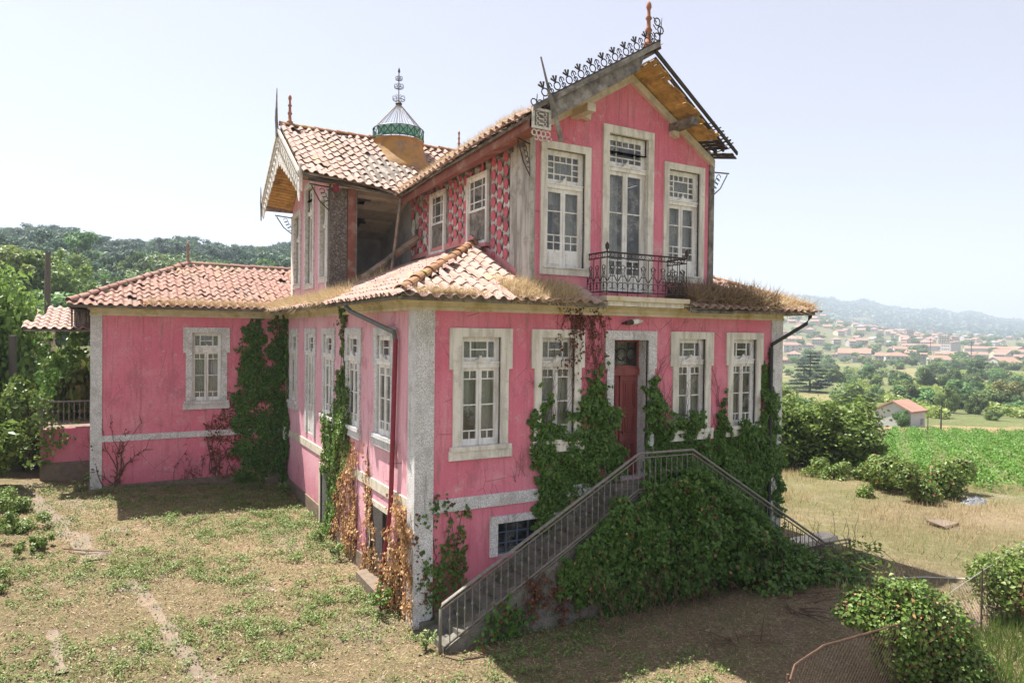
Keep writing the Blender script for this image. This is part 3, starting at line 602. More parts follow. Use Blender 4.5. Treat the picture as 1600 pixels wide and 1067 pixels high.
pil(XA0-.03, XA0+.11, YA-.045, YA+.3, 4.3, 7.9, m='stone_old'); pil(XA0-.035, XA0+.02, YA+.3, 1.05, 4.5, 7.83, m='stone_old'); pil(XA1-.12, XA1+.05, YA-.04, YA+.3, 4.3, 8.0, m='rotwood')
part('skirting', MB().b(XA0+.11, 4.32, YA-.05, YA, 4.2, 4.55, 'rotwood').b(6.85, XA1-.12, YA-.05, YA, 4.2, 4.6, 'rotwood'), house)
# slate scales
SC = {}
for m_, wd, ht in (('scale_pink', .235, .27), ('scale_grey', .31, .34)):
    mb = MB(); pts = [(-wd/2, .0), (-wd*.36, -ht*.30), (-wd*.12, -ht*.52), (wd*.12, -ht*.52), (wd*.36, -ht*.30), (wd/2, .0), (wd*.36, ht*.32), (wd*.12, ht*.48), (-wd*.12, ht*.48), (-wd*.36, ht*.32)]
    mb.prism([(0, u, v) for u, v in pts], (-.012, 0, 0), m_); SC[m_] = mb.mesh('shingle')
scales = []
pu, pv = .315, .165; nU = int((YL0-1.0)/pu)
for i in range(nU):
    y = 1.22+pu*i
    for k in range(13):
        z = 5.0+pv*2*k + (pv if i % 2 else 0)
        for grey in (0, 1):
            zz = z+pv*grey
            if zz > 7.75 or zz < 4.62+.46*(min(y, 3.2)-.35): continue
            if any(a-.08 < -y < b+.08 and c-.14 < zz < d+.12 for a, b, c, d in TW): continue
            if random.random() < (.03 if y < 6.2 else .12): continue
            scales.append((y, zz, grey))
scales.sort(); sk = part('slate_cladding', MB().b(XA0-.012, XA0-.002, 1.06, YL0, 4.6, 7.83, 'rotwood'), house)
rest = {0: [], 1: []}
for n, (y, zz, grey) in enumerate(scales):
    grey = grey or (y > 6.4 and random.random() < .3)
    M = Matrix.Translation((XA0-.016-.030*(not grey)-random.uniform(0, .006), y+random.uniform(-.008, .008), zz)) @ Matrix.Rotation(random.gauss(0, .05), 4, 'X') @ Matrix.Rotation(-.05 if not grey else 0., 4, 'Y')
    if n < 300: link('shingle', SC['scale_grey' if grey else 'scale_pink'], sk, M)
    else: rest[int(grey)].append(M)
def joined(name, items, parent, smooth=False):
    """many copies of small meshes joined into one part"""
    mb = MB()
    for me, M in items:
        i = len(mb.v); mb.v += [tuple(M @ v.co) for v in me.vertices]; ms = [me.materials[0].name]
        for p in me.polygons: mb.f.append(tuple(i+q for q in p.vertices)); mb.m.append(mb.mi(next(k for k, v in MAT.items() if v == me.materials[p.material_index])))
    o = part(name, mb, parent, smooth); o['kind'] = 'stuff'; return o
joined('shingles', [(SC['scale_grey' if g else 'scale_pink'], M) for g in (0, 1) for M in rest[g]], sk)
# eave fascia of the tile hung wall
part('fascia_board', MB().prism([(XA0-.62, -.72, 7.93), (XA0-.62, -.72, 7.70), (XA0-.62, 6.7, 7.28), (XA0-.62, 6.7, 7.52)], (.04, 0, 0), 'redwood').prism([(XA0-.58, -.7, 7.72), (XA0, -.7, 7.84), (XA0, 7.0, 7.66), (XA0-.58, 6.7, 7.32)], (0, 0, .03), 'redwood'), house)
for i in range(12):
    y = .4+i*.52; part('corbel', MB().b(XA0-.16, XA0, y, y+.16, 7.66-.01*i, 7.84-.015*i, 'rotwood', .01), house)
# --- upper left wing: side gable (faces left) and torn open front
LW = [(-8.67, -7.60, 4.95, 7.66), (-10.66, -9.33, 4.85, 8.36), (-12.4, -11.2, 4.95, 7.66)]
wall('wall', fLG, -YL1, -YL0, 4.1, 7.78, [(a+.14, b-.14, c, min(d-.16, 7.78)) for a, b, c, d in LW], .35, 'plaster_faded')
lz = lambda y: 9.6-.66*abs(y-10.03); lm = MB(); c0, c1 = -10.66+.16, -9.33-.16; zt = 8.36-.17
for th, mm in ((0, 'plaster_faded'), (-.35, 'plasterin')):
    lm.poly([fLG.p(-YL1, 7.78, th), fLG.p(c0, 7.78, th), fLG.p(c0, lz(-c0), th), fLG.p(-YL1, lz(YL1), th)], mm); lm.poly([fLG.p(c1, 7.78, th), fLG.p(-YL0, 7.78, th), fLG.p(-YL0, lz(YL0), th), fLG.p(c1, lz(-c1), th)], mm)
    lm.poly([fLG.p(c0, zt, th), fLG.p(c1, zt, th), fLG.p(c1, lz(-c1), th), fLG.p(-10.03, 9.6, th), fLG.p(c0, lz(-c0), th)], mm)
part('gable_wall', lm, house)
for a, b, c, d in LW: up_window(fLG, a, b, c, d, [(.5, 1, .05, .95)], 'whitewood', bar=.2)
pil(XL-.04, XL+.48, YL0-.05, YL0+.3, 4.2, 7.7, m='flaked'); pil(XL-.045, XL-.0, YL0+.3, YL0+.16+.3, 4.2, 7.7, m='stone'); pil(XL-.045, XL+.0, YL1-.32, YL1+.03, 4.2, 7.6, m='stone')
part('post', MB().b(.70, .95, YL0-.03, YL0+.12, 4.4, 7.75, 'redwood').b(.95, .985, YL0-.05, YL0+.1, 4.5, 7.70, 'rotwood'), house)
part('lintel', MB().b(XL, 2.75, YL0-.02, YL0+.2, 7.74, 7.86, 'stone').b(XL, 2.75, YL0-.1, YL0-.02, 7.80, 7.95, 'darkwood'), house)
part('wall', MB().b(XL+.36, XA1, YL1-.3, YL1, 4.1, 7.8, 'plaster').b(XA1-.35, XA1, YA+.4, YL1-.3, 4.1, 7.85, 'plaster'), house)
room = MB(); room.b(XL+.35, 2.75, YL0+.2, YL1-.3, 4.6, 4.7, 'dark'); room.b(1.75, 2.75, YL0+3.0, YL0+3.12, 4.7, 8, 'plasterin'); room.b(.55, 1.35, YL0+3.0, YL0+3.12, 6.1, 8, 'plasterin'); room.b(1.35, 1.75, YL0+3.0, YL0+3.12, 5.6, 8, 'plasterin'); room.b(2.75, 2.9, YL0, YL1-.3, 4.2, 8, 'plasterin'); room.b(3.6, 3.7, .6, YL0, 4.2, 8, 'plasterin')
room.b(XA0+.4, XA1-.4, 3.4, 3.5, 4.2, 8.2, 'plasterin')
part('inner_wall', room, house)
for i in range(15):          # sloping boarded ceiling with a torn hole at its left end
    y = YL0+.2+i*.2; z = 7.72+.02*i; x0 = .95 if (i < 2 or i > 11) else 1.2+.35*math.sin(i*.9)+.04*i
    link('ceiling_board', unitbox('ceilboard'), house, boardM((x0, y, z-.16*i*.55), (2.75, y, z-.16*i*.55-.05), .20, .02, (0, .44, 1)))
# ------------------------------------------------------------------ roofs
def tile_mesh(m):
    mb = MB(); wd, L = .285, .43; prof = []
    for i in range(9):
        t = i/8; u = -wd/2+wd*t
        z = .068*max(0, math.sin(math.pi*min(1, max(0, (t-.0)/.62)))) if t < .62 else -.012*math.sin(math.pi*(t-.62)/.38)
        prof.append((u, z))
    th = .017
    for a, b in zip(prof, prof[1:]):
        mb.poly([(a[0], 0, a[1]+.03), (b[0], 0, b[1]+.03), (b[0], L, b[1]), (a[0], L, a[1])], m)
        mb.poly([(a[0], 0, a[1]+.03-th), (b[0], 0, b[1]+.03-th), (b[0], 0, b[1]+.03), (a[0], 0, a[1]+.03)], m)
    return mb.mesh('roof_tile')
TM = {m: tile_mesh(m) for m in ('tile', 'tile_red')}
def ridge_mesh(m):
    mb = MB(); L = .44; n = 7
    for i in range(n):
        a0, a1 = math.pi*i/n, math.pi*(i+1)/n
        p = lambda a, y, r: (r*math.cos(a), y, r*math.sin(a)*.9)
        mb.poly([p(a0, 0, .135), p(a1, 0, .135), p(a1, L, .105), p(a0, L, .105)], m); mb.poly([p(a0, 0, .112), p(a1, 0, .112), p(a1, 0, .135), p(a0, 0, .135)], m)
    return mb.mesh('ridge_tile')
RM = {m: ridge_mesh(m) for m in ('ridge', 'tile_red')}
TILES = []
def tiles(roof, P0, e, s, eu0, eu1, smax, inside, m, zf=None, tw=.27, tl=.365, miss=.012):
    """tiles over a slope: P0 eave origin, e along eave, s up the slope (unit), inside(P)->bool"""
    e, s = V3(e), V3(s); nrm = e.cross(s).normalized(); k = 0
    for j in range(int(smax/tl)+1):
        for i in range(int((eu1-eu0)/tw)+1):
            P = V3(P0)+e*(eu0+tw*(i+.5))+s*(tl*j-.08)
            C_ = P+s*.2
            if not inside(C_) or random.random() < miss: continue
            if zf: P.z += zf(P)
            x, y, z = e, s, nrm; M = Matrix.Identity(4)
            for q in range(3): M[q][0] = x[q]; M[q][1] = y[q]; M[q][2] = z[q]; M[q][3] = P[q]+nrm[q]*(.035+random.uniform(-.006, .012))
            sl_ = random.random() < .035; M = M @ Matrix.Translation((random.gauss(0, .006), random.gauss(0, .012)-(.10*random.random() if sl_ else 0), 0)) @ Matrix.Rotation(random.gauss(0, .16 if sl_ else .03), 4, 'Z') @ Matrix.Rotation(random.gauss(0, .025), 4, 'X')
            TILES.append((roof, M, m))
def ridge(roof, a, b, m='ridge', step=.37):
    a, b = V3(a), V3(b); d = (b-a); L = d.length; d.normalize(); x = d.cross(V3((0, 0, 1))).normalized(); z = x.cross(d); n = max(1, int(L/step))
    for i in range(n):
        P = a+d*(L*i/n); M = Matrix.Identity(4)
        for q in range(3): M[q][0] = x[q]; M[q][1] = d[q]; M[q][2] = z[q]; M[q][3] = P[q]+z[q]*random.uniform(-.01, .02)
        M = M @ Matrix.Rotation(random.gauss(0, .04), 4, 'Z'); link('ridge_tile', RM[m], roof, M)
def deck(name, polys, th=.07, m='rotwood'):
    mb = MB()
    for p in polys: mb.prism([V3(q)-V3((0, 0, th+.01)) for q in p], (0, 0, th), m)
    return part(name, mb, house)
# upper left wing roof
ZR = 10.05
sagL = lambda P: -.28*min(1, max(0, (P.x+.5)/2.6))*min(1, max(0, (10-P.y)/3.25))
sagF = lambda P: -.36*min(1, max(0, P.y/6.5))**1.2*min(1, max(0, (5.55-P.x)/3.5))
rl = deck('roof', [[(-.75, 6.76, ZR-.65*3.24), (.9, 6.76, ZR-.65*3.24-.08), (.9, 10, ZR), (-.75, 10, ZR)], [(.9, 6.76, ZR-.65*3.24-.08), (2.05, 6.72, ZR-.65*3.28-.27), (5.55, 10, ZR), (.9, 10, ZR)], [(-.75, 10, ZR), (8.9, 10, ZR), (8.9, 13.3, ZR-.65*3.3), (-.75, 13.3, ZR-.65*3.3)]])
sl = V3((0, 1, .65)).normalized()
tiles(rl, (-.78, 6.72, ZR-.65*3.28), (1, 0, 0), sl, 0, 6.4, 4.1, lambda P: P.y < 10.02 and .61*(5.55-P.x) > .65*(10-P.y)-.1 and P.x < 5.6, 'tile', sagL)
ridge(rl, (-.8, 10, ZR+.03), (5.5, 10, ZR+.03))
# upper front wing roof: left slope tiled, right slope with a rotten overhang
zL = lambda x: ZR-.61*(5.55-x)
rf = deck('roof', [[(2.05, -.7, zL(2.05)), (5.55, -.7, ZR), (5.55, 4, ZR), (2.05, 4, zL(2.05)-.2)], [(2.05, 4, zL(2.05)-.2), (5.55, 4, ZR), (5.55, 10, ZR), (2.05, 6.72, zL(2.05)-.38)],
                   [(5.55, .16, ZR), (5.55, 10, ZR), (8.36, 10, ZR-.66*2.8), (8.36, .16, ZR-.66*2.8)]])
sf = V3((1, 0, .61)).normalized()
tiles(rf, (2.0, 0, zL(2.0)), (0, -1, 0), sf, -10, .75, 4.15, lambda P: P.x < 5.57 and P.y > -.8 and (P.y < 6.6 or .65*(10-P.y) > .61*(5.55-P.x)-.05), 'tile', sagF)
ridge(rf, (5.55, -.75, ZR+.03), (5.55, 9.8, ZR+.03))
# lower roof (pavilion at the near corner, strips along both sides)
ZE, SE, OE = 4.14, .46, .62
zA = lambda P: ZE+SE*(P+OE)
lr = deck('roof', [[(-OE, -OE, ZE), (XA0, -OE, ZE), (XA0, XA0, zA(XA0))], [(-OE, -OE, ZE), (XA0, XA0, zA(XA0)), (XA0, YL0, zA(XA0)), (-OE, YL0, ZE)], [(-OE, YL0, ZE), (XL, YL0, zA(XL)), (XL, 12.3, zA(XL)), (-OE, 12.2, ZE)],
                   [(XA0, -OE, ZE), (4.3, -OE, ZE-.02), (4.3, YA, zA(YA)), (XA0, YA, zA(YA))], [(6.9, -OE, ZE-.06), (XA1, -OE, ZE-.05), (XA1, YA, zA(YA)), (6.9, YA, zA(YA))],
                   [(XA1, -OE, ZE-.03), (XR+OE, -OE, ZE), (XA1, 2.5, zA(2.5))], [(XR+OE, -OE, ZE), (XR+OE, 13.4, ZE), (XA1, 13.4, zA(2.5)), (XA1, 2.5, zA(2.5))]])
sa = V3((0, 1, SE)).normalized(); sb = V3((1, 0, SE)).normalized()
tiles(lr, (0, -OE-.05, ZE-.02), (1, 0, 0), sa, -.66, 4.2, 4.3, lambda P: (P.x > P.y-.12 and P.x < XA0-.05 and P.y < 3.3) or (XA0-.05 <= P.x < 4.2 and P.y < .2), 'tile', miss=.0)
tiles(lr, (0, -OE-.05, ZE-.02), (1, 0, 0), sa, 6.9, 11.4, 4.0, lambda P: (P.x < XA1 and P.y < .2) or (P.x >= XA1 and P.x < XR-P.y and random.random() < .8), 'tile')
tiles(lr, (-OE-.05, 0, ZE-.02), (0, -1, 0), sb, -12.2, .66, 3.9, lambda P: P.y > P.x-.12 and P.x < (XA0-.05 if P.y < YL0-.1 else XL-.1), 'tile', lambda P: -.10*max(0, P.x)/2.7)
ridge(lr, (-OE+.05, -OE+.05, ZE+.10), (XA0, XA0+.1, zA(XA0)+.10))
ridge(lr, (XR+OE-.05, -OE+.05, ZE+.1), (XR+OE-2.2, -OE+2.2, ZE+1.05))
part('flashing', MB().prism([(XA0-.03, .55, 4.55), (XA0-.03, 3.15, 5.78), (XA0-.03, 3.15, 6.02), (XA0-.03, .75, 4.95)], (-.02, 0, 0), 'zinc').prism([(XA0-.03, 3.15, 5.80), (XA0-.03, 7.3, 5.72), (XA0-.03, 7.3, 5.85), (XA0-.03, 3.15, 6.0)], (-.02, 0, 0), 'zinc'), house)
# left wing roof (hipped)
EC = 4.20; yc0 = YC-.6; xc0 = XC-.62; YRC = 15.86; zc = lambda d: EC+.465*d
xh = xc0+(YRC-yc0); yb = 2*YRC-yc0
cr = deck('roof', [[(xc0, yc0, EC), (0, yc0, EC), (.2, YRC, zc(YRC-yc0)), (xh, YRC, zc(YRC-yc0))], [(.2, YRC, zc(YRC-yc0)), (4.9, YRC, zc(YRC-yc0)), (4.9, yb, EC), (xc0, yb, EC), (xh, YRC, zc(YRC-yc0))], [(xc0, yb, EC), (xc0, yc0, EC), (xh, YRC, zc(YRC-yc0))], [(.2, 13, zc(.8)), (4.9, 13, zc(.8)), (4.9, YRC, zc(YRC-yc0)), (.2, YRC, zc(YRC-yc0))]])
sc_ = V3((0, 1, .465)).normalized()
tiles(cr, (0, yc0-.04, EC-.01), (1, 0, 0), sc_, xc0, 2.2, 4.3, lambda P: P.y < YRC and P.x-xc0 > P.y-yc0-.1 and (P.x < .1 or P.y > YL1+.1), 'tile_red')
ridge(cr, (xc0+.03, yc0+.03, EC+.10), (xh, YRC, zc(YRC-yc0)+.08), 'tile_red'); ridge(cr, (xh, YRC, zc(YRC-yc0)+.06), (2.2, YRC, zc(YRC-yc0)+.06), 'tile_red')
part('soffit', MB().prism([(xc0+.06, yc0, EC-.12), (XC, YC, EC-.18), (XC, YCB, EC-.18), (xc0+.06, YCB, EC-.12)], (0, 0, .03), 'darkwood'), house)
# choose the 300 tiles that show largest
def shown(M):
    q = M.translation-CAM; dp = q.dot(fw)
    n = V3((M[0][2], M[1][2], M[2][2])).normalized(); return max(.02, -n.dot(q.normalized()))/dp**2
TILES.sort(key=lambda t: -shown(t[1])); restT = {}
for i, (ro, M, m) in enumerate(TILES):
    if i < 300: link('roof_tile', TM[m], ro, M)
    else: restT.setdefault(ro.name, (ro, []))[1].append((TM[m], M))
for ro, items in restT.values(): joined('roof_tiles', items, ro)
# finials
FP = [(0, .10), (.06, .11), (.10, .06), (.28, .05), (.34, .085), (.40, .05), (.56, .042), (.60, .075), (.66, .04), (.78, .036), (.84, .062), (.92, .05), (.98, .012)]
def finial(x, y, z, s=1., m='terracotta', tilt=0): part('finial', MB().tube([(x+tilt*h, y, z+h*s) for h, r in FP], [r*s for h, r in FP], m, 10), house, True)
finial(5.55, -.45, ZR+.17, 1.08); finial(-.47, 10, ZR+.12, .95); finial(5.56, 10, ZR+.12, .72); finial(xh, YRC, zc(YRC-yc0)+.1, .82, 'tile_red')
# cupola on the left wing ridge
cx_, cy_ = 3.08, 9.6
cu = part('cupola', MB().lathe((cx_, cy_, 0), [(8.6, 1.5), (9.0, 1.34), (9.25, 1.12), (9.5, .95), (9.7, .87), (9.95, .84), (9.96, .87), (10.0, .87), (10.02, .0)], 'drum', 28), house, True)
rg = MB()
for z in (10.05, 10.38): rg.arc(Fr((cx_, cy_, z), (1, 0, 0), (0, 0, 1), (0, 1, 0)), 0, 0, .86, 0, 2*math.pi, 0, .022, 'greenframe', 40, 5)
K = 20
for i in range(K):
    a, b = 2*math.pi*i/K, 2*math.pi*(i+1)/K; P = lambda t, z: (cx_+.86*math.cos(t), cy_+.86*math.sin(t), z)
    rg.tube([P(a, 10.05), P(b, 10.38)], .013, 'greenframe', 4); rg.tube([P(b, 10.05), P(a, 10.38)], .013, 'greenframe', 4); rg.tube([P(a, 10.0), P(a, 10.38)], .012, 'greenframe', 4)
part('lattice_ring', rg, cu)
gl = MB()
for i in range(K):
    if i % 7 == 3: continue
    a, b = 2*math.pi*i/K, 2*math.pi*(i+1)/K; P = lambda t, z: (cx_+.845*math.cos(t), cy_+.845*math.sin(t), z)
    gl.poly([P(a, 10.07), P(b, 10.07), P(b, 10.36), P(a, 10.36)], 'green')
part('green_pane', gl, cu, kind='stuff')
sp = MB(); za = 11.30
for i in range(28):
    a = 2*math.pi*i/28; sp.tube([(cx_+.85*math.cos(a), cy_+.85*math.sin(a), 10.38), (cx_+.05*math.cos(a), cy_+.05*math.sin(a), za)], .009, 'wire', 4)
part('wire_cone', sp, cu)
ft = MB(); ft.lathe((cx_, cy_, 0), [(za-.05, .09), (za+.02, .12), (za+.08, .05)], 'iron', 10); ft.tube([(cx_, cy_, za), (cx_, cy_, 12.45)], .017, 'iron', 5); ft.lathe((cx_, cy_, 0), [(12.36, .01), (12.41, .045), (12.49, .03), (12.55, .004)], 'iron', 8)
for z, r in ((za+.14, .20), (11.86, .15), (12.14, .11)):
    ft.arc(Fr((cx_, cy_, z), (1, 0, 0), (0, 0, 1), (0, 1, 0)), 0, 0, r, 0, 2*math.pi, 0, .011, 'iron', 16, 4)
    for i in range(8):
        a = math.pi*i/4; f = Fr((cx_, cy_, z), (math.cos(a), math.sin(a), 0), (-math.sin(a), math.cos(a), 0)); ft.arc(f, r*.72, .06, r*.42, -1.2, 2.6, 0, .008, 'iron', 6, 3); ft.tube([f.p(0, -.04, 0), f.p(r, 0, 0)], .007, 'iron', 3)
part('finial', ft, cu)
# front gable overhang: barge board, cresting, soffit planks
YF = -.78
tb = lambda x: ZR+.02-.605*(5.5-x)          # underside line of the left rake
part('bargeboard', MB().prism([(2.62, YF, tb(2.62)-.02), (5.18, YF, tb(5.18)-.02), (5.02, YF, tb(5.02)-.34), (2.62, YF, tb(2.62)-.40)], (0, .035, 0), 'rotwood').prism([(2.2, YF-.06, tb(2.2)-.03), (5.58, YF-.06, tb(5.58)-.03), (5.58, YF-.06, tb(5.58)+.10), (2.2, YF-.06, tb(2.2)+.10)], (0, .12, 0), 'rotwood'), house)
cm = MB(); fr = Fr((2.25, YF-.05, tb(2.25)+.10), V3((1, 0, .605)).normalized(), (0, -1, 0), V3((-.605, 0, 1)).normalized()); n = 11; st = 3.9/n
cm.box(fr, .35, 3.9, 0, .03, -.012, .012, 'iron')
for i in range(n+1):
    u = .25+st*(i+.2); r = .016
    if u > 3.85: break
    cm.arc(fr, u, .12, .08, 0, 6.28, 0, r, 'iron', 12); cm.arc(fr, u+.17, .075, .05, 0, 6.28, 0, r*.85, 'iron', 9); cm.arc(fr, u+.17, .19, .06, -.6, 3.7, 0, r*.85, 'iron', 8)
    for da in (-.7, 0, .7): cm.tube([fr.p(u, .20, 0), fr.p(u+.12*math.sin(da), .20+.15*math.cos(da), 0)], [.012, .028], 'iron', 4)
    cm.tube([fr.p(u+.17, .02, 0), fr.p(u+.17, .27, 0)], .014, 'iron', 4)
part('roof_cresting', cm, house)
cm = MB(); fr = Fr((5.5, YF-.05, tb(5.5)+.1), (1, 0, 0), (0, -1, 0))
for i in range(3):
    cm.arc(fr, -.02+.10*(i % 2), .12+.17*i, .085, 0, 6.28, 0, .018, 'iron', 10); cm.tube([fr.p(.05, 0, 0), fr.p(.12, .58, 0)], [.025, .006], 'iron', 4); cm.tube([fr.p(-.04, .1+.17*i, 0), fr.p(-.14, .2+.17*i, 0)], .015, 'iron', 4)
part('roof_cresting', cm, house)
# fretwork pendant panel at the left end
pm = MB(); fr = Fr((2.17, YF-.03, 7.48), (1, 0, 0), (0, -1, 0))
ring(pm, fr, 0, .46, .22, .64, .05, -.02, .02, 'whitewood'); pm.box(fr, .05, .41, .27, .59, -.018, -.008, 'rotwood')
for v in (.33, .43, .53): pm.arc(fr, .15, v, .045, 0, 4.5, .0, .013, 'whitewood', 7); pm.arc(fr, .31, v, .045, 3.1, 7.6, .0, .013, 'whitewood', 7); pm.box(fr, .17, .29, v-.012, v+.012, -.01, .015, 'whitewood')
for u in (.06, .17, .28, .39):
    pm.arc(fr, u, .13, .06, 0, 6.28, 0, .016, 'whitewood', 9); pm.arc(fr, u+.05, .03, .045, -2.8, 1.2, 0, .014, 'whitewood', 7)
for u in (.04, .2, .36): pm.arc(fr, u, .75, .07, 0, 6.28, 0, .015, 'iron', 9); pm.tube([fr.p(u+.06, .64, 0), fr.p(u+.08, .93, 0)], [.02, .008], 'iron', 4)
part('pendant_panel', pm, house)
# raking mouldings on the wall and soffit planks
for sgn in (-1, 1):
    x1 = XA0 if sgn < 0 else XA1; P = lambda x, dz, y: (x, y, gz(x)+dz)
    part('raking_moulding', MB().prism([P(5.55, -.06, YA-.10), P(x1, -.06, YA-.10), P(x1, .14, YA-.10), P(5.55, .14, YA-.10)], (0, .12, 0), 'cream'), house)
    for xx in ((3.92,) if sgn < 0 else (6.92,)):
        part('purlin_end', MB().b(xx-.11, xx+.11, YF+.3 if sgn < 0 else -.6, YA, gz(xx)-.20, gz(xx)-.02, 'cream' if sgn < 0 else 'rotwood'), house)
    part('bracket', MB().prism([(5.55+sgn*1.37-.1, YA-.16, gz(6.92)-.30), (5.55+sgn*1.37+.1, YA-.16, gz(6.92)-.36), (5.55+sgn*1.37+.1, YA-.16, gz(6.92)-.1), (5.55+sgn*1.37-.1, YA-.16, gz(6.92)-.1)], (0, .16, 0), 'cream'), house)
n = 28
for sgn in (-1, 1):
    for i in range(n):
        t = (i+.5)/n; x = 5.55+sgn*(2.78*t+.02)
        za_, zb_ = gz(x)+.20, (ZR-.16-.70*(x-5.5) if sgn > 0 else ZR-.18-.605*(5.55-x))
        if sgn > 0:
            rot = max(0, (t-.72)/.28); ln = .93-.10*random.random()-(.18*random.random() if t > .15 else 0)
            if t > .8 and i % 4 == 1: continue
            m = 'soffit' if random.random() > rot*1.3 else 'darkwood'; wd = .118 if t < .76 else .092
        else: ln, m, wd = .93, 'soffit', .118
        y0, y1 = YA-.02, YA-ln; zz = za_+(zb_-za_)*ln/.96
        link('soffit_plank', unitbox(m), rf, boardM((x, y0, za_), (x+random.uniform(-.02, .02), y1, zz), wd, .022, (.62*sgn, 0, 1)))
part('rake_batten', MB().prism([(5.5, YF, ZR-.10), (8.28, YF+.06, ZR-.10-.70*2.78), (8.28, YF+.06, ZR-.02-.70*2.78), (5.5, YF, ZR+.0)], (0, .05, 0), 'darkwood'), rf)
for k, y in enumerate((-.55, -.3, -.05)): part('rafter', MB().prism([(5.7, y, ZR-.16), (8.25-.25*(k == 0), y, ZR-.14-.68*2.55), (8.25-.25*(k == 0), y, ZR-.05-.68*2.55), (5.7, y, ZR-.07)], (0, .06, 0), 'darkwood'), rf)
for i in range(9):
    x = 7.45+i*.09; part('roof_batten', MB().b(x, x+.03, YF+.02+.1*random.random(), .2, ZR-.05-.69*(x-5.55), ZR-.02-.69*(x-5.55), 'darkwood', .01), rf)
# left gable: white fretwork barge boards, soffit planks, spikes
XB = -.8
bz = lambda y: 9.98-.645*abs(y-10.03)
for sgn in (-1, 1):
    yE = 10.03+sgn*(3.05 if sgn < 0 else 2.85); P = lambda t: 10.03+(yE-10.03)*t
    top = MB()
    top.prism([(XB, P(0), bz(P(0))), (XB, P(1), bz(P(1))), (XB, P(1), bz(P(1))-.12), (XB, P(0), bz(P(0))-.12)], (-.06, 0, 0), 'whitewood')
    top.prism([(XB+.03, P(0), bz(P(0))-.26), (XB+.03, P(1), bz(P(1))-.26), (XB+.03, P(1), bz(P(1))-.32), (XB+.03, P(0), bz(P(0))-.32)], (-.06, 0, 0), 'whitewood')
    N = 44; K_ = 9
    for i in range(N):
        a, b = P(i/N), P((i+1)/N); lo = lambda y, t: bz(y)-.60-.17*abs(math.sin(t*K_*math.pi/1.0))**.6-.22*max(0, t-.85)/.15*(sgn < 0)-.42*(1-t)**1.5
        top.prism([(XB+.02, a, bz(a)-.45 if False else bz(a)-.40), (XB+.02, b, bz(b)-.40), (XB+.02, b, lo(b, (i+1)/N)), (XB+.02, a, lo(a, i/N))], (-.028, 0, 0), 'whitewood')
    bbm = part('bargeboard', top, house); fm = MB(); fr = Fr((XB, 10.03, 9.98), V3((0, sgn, -.645)).normalized(), (-1, 0, 0), V3((0, sgn*.645, 1)).normalized()); n = 13; L = abs(yE-10.03)*1.19
    for i in range(n):
        u = L*(i+.5)/n; fm.arc(fr, u, -.19, .075, 0, 6.28, .02, .016, 'whitewood', 9); fm.arc(fr, u, -.36, .055, 0, 6.28, .0, .014, 'whitewood', 8); fm.box(fr, u-.012, u+.012, -.45, -.12, -.02, .02, 'whitewood'); fm.arc(fr, u, -.52, .07, 0, 6.28, .03, .014, 'whitewood', 8)
    part('fretwork', fm, bbm)
    for i in range(24):
        y = P((i+.5)/24); z = bz(y)-.18; link('soffit_plank', unitbox('soffit'), rl, boardM((XB+.03, y, z), (XL+.02, y, z-.10), .125, .022, (0, .6*sgn, 1)))
part('post', MB().b(XB-.03, XB+.06, 6.93, 7.02, 7.42, 8.2, 'whitewood').b(XB-.03, XB+.02, 12.8, 12.9, 7.55, 8.1, 'whitewood'), house)
part('roof_spike', MB().tube([(XB-.05, 10.03, 9.70), (XB-.08, 10.05, 10.3), (XB-.07, 10.04, 11.25)], [.06, .05, .012], 'rotwood', 5), house)
part('roof_spike', MB().tube([(XB-.05, 12.9, 7.4), (XB-.05, 12.95, 8.1), (XB-.05, 13.0, 8.62)], [.02, .035, .012], 'rotwood', 5), house)
part('hanging_pipe', MB().tube([(.25, YL0-.35, 8.05), (.26, YL0-.33, 7.55)], .085, 'pipe', 8), house)
part('ceiling_strip', MB().b(-.6, 2.3, 6.78, 6.84, 7.72, 7.80, 'darkwood').prism([(-.7, 6.8, 7.84), (2.1, 6.8, 7.56), (2.1, 7.4, 7.72), (-.7, 7.4, 7.86)], (0, 0, .02), 'rotwood'), house)
# ornamental iron brackets
def ibracket(fr, h, w, name='iron_bracket'):
    mb = MB(); mb.tube([fr.p(0, 0, 0), fr.p(0, h, 0)], .018, 'iron', 4); mb.tube([fr.p(0, h, 0), fr.p(w, h+.04, 0)], .02, 'iron', 4); mb.tube([fr.p(0, .02, 0), fr.p(w*.5, h*.4, 0), fr.p(w*.9, h, 0)], .018, 'iron', 4)
    for i in range(4): mb.arc(fr, w*(.12+.09*i), h*(.35+.16*i), w*.12, 0, 5.4, 0, .012, 'iron', 9, 3)
    part(name, mb, house)
ibracket(Fr((XA1+.05, YA+.05, 7.12), (1, 0, 0), (0, -1, 0)), .66, .62); ibracket(Fr((XA0-.02, YA-.02, 6.95), V3((-1, -.4, 0)).normalized(), (0, -1, 0)), .72, .5); ibracket(Fr((XL-.03, YL0, 7.0), (-1, 0, 0), (0, -1, 0)), .72, .6); ibracket(Fr((XL-.03, YL1-.05, 6.95), (-1, .0, 0), (0, -1, 0)), .6, .6)
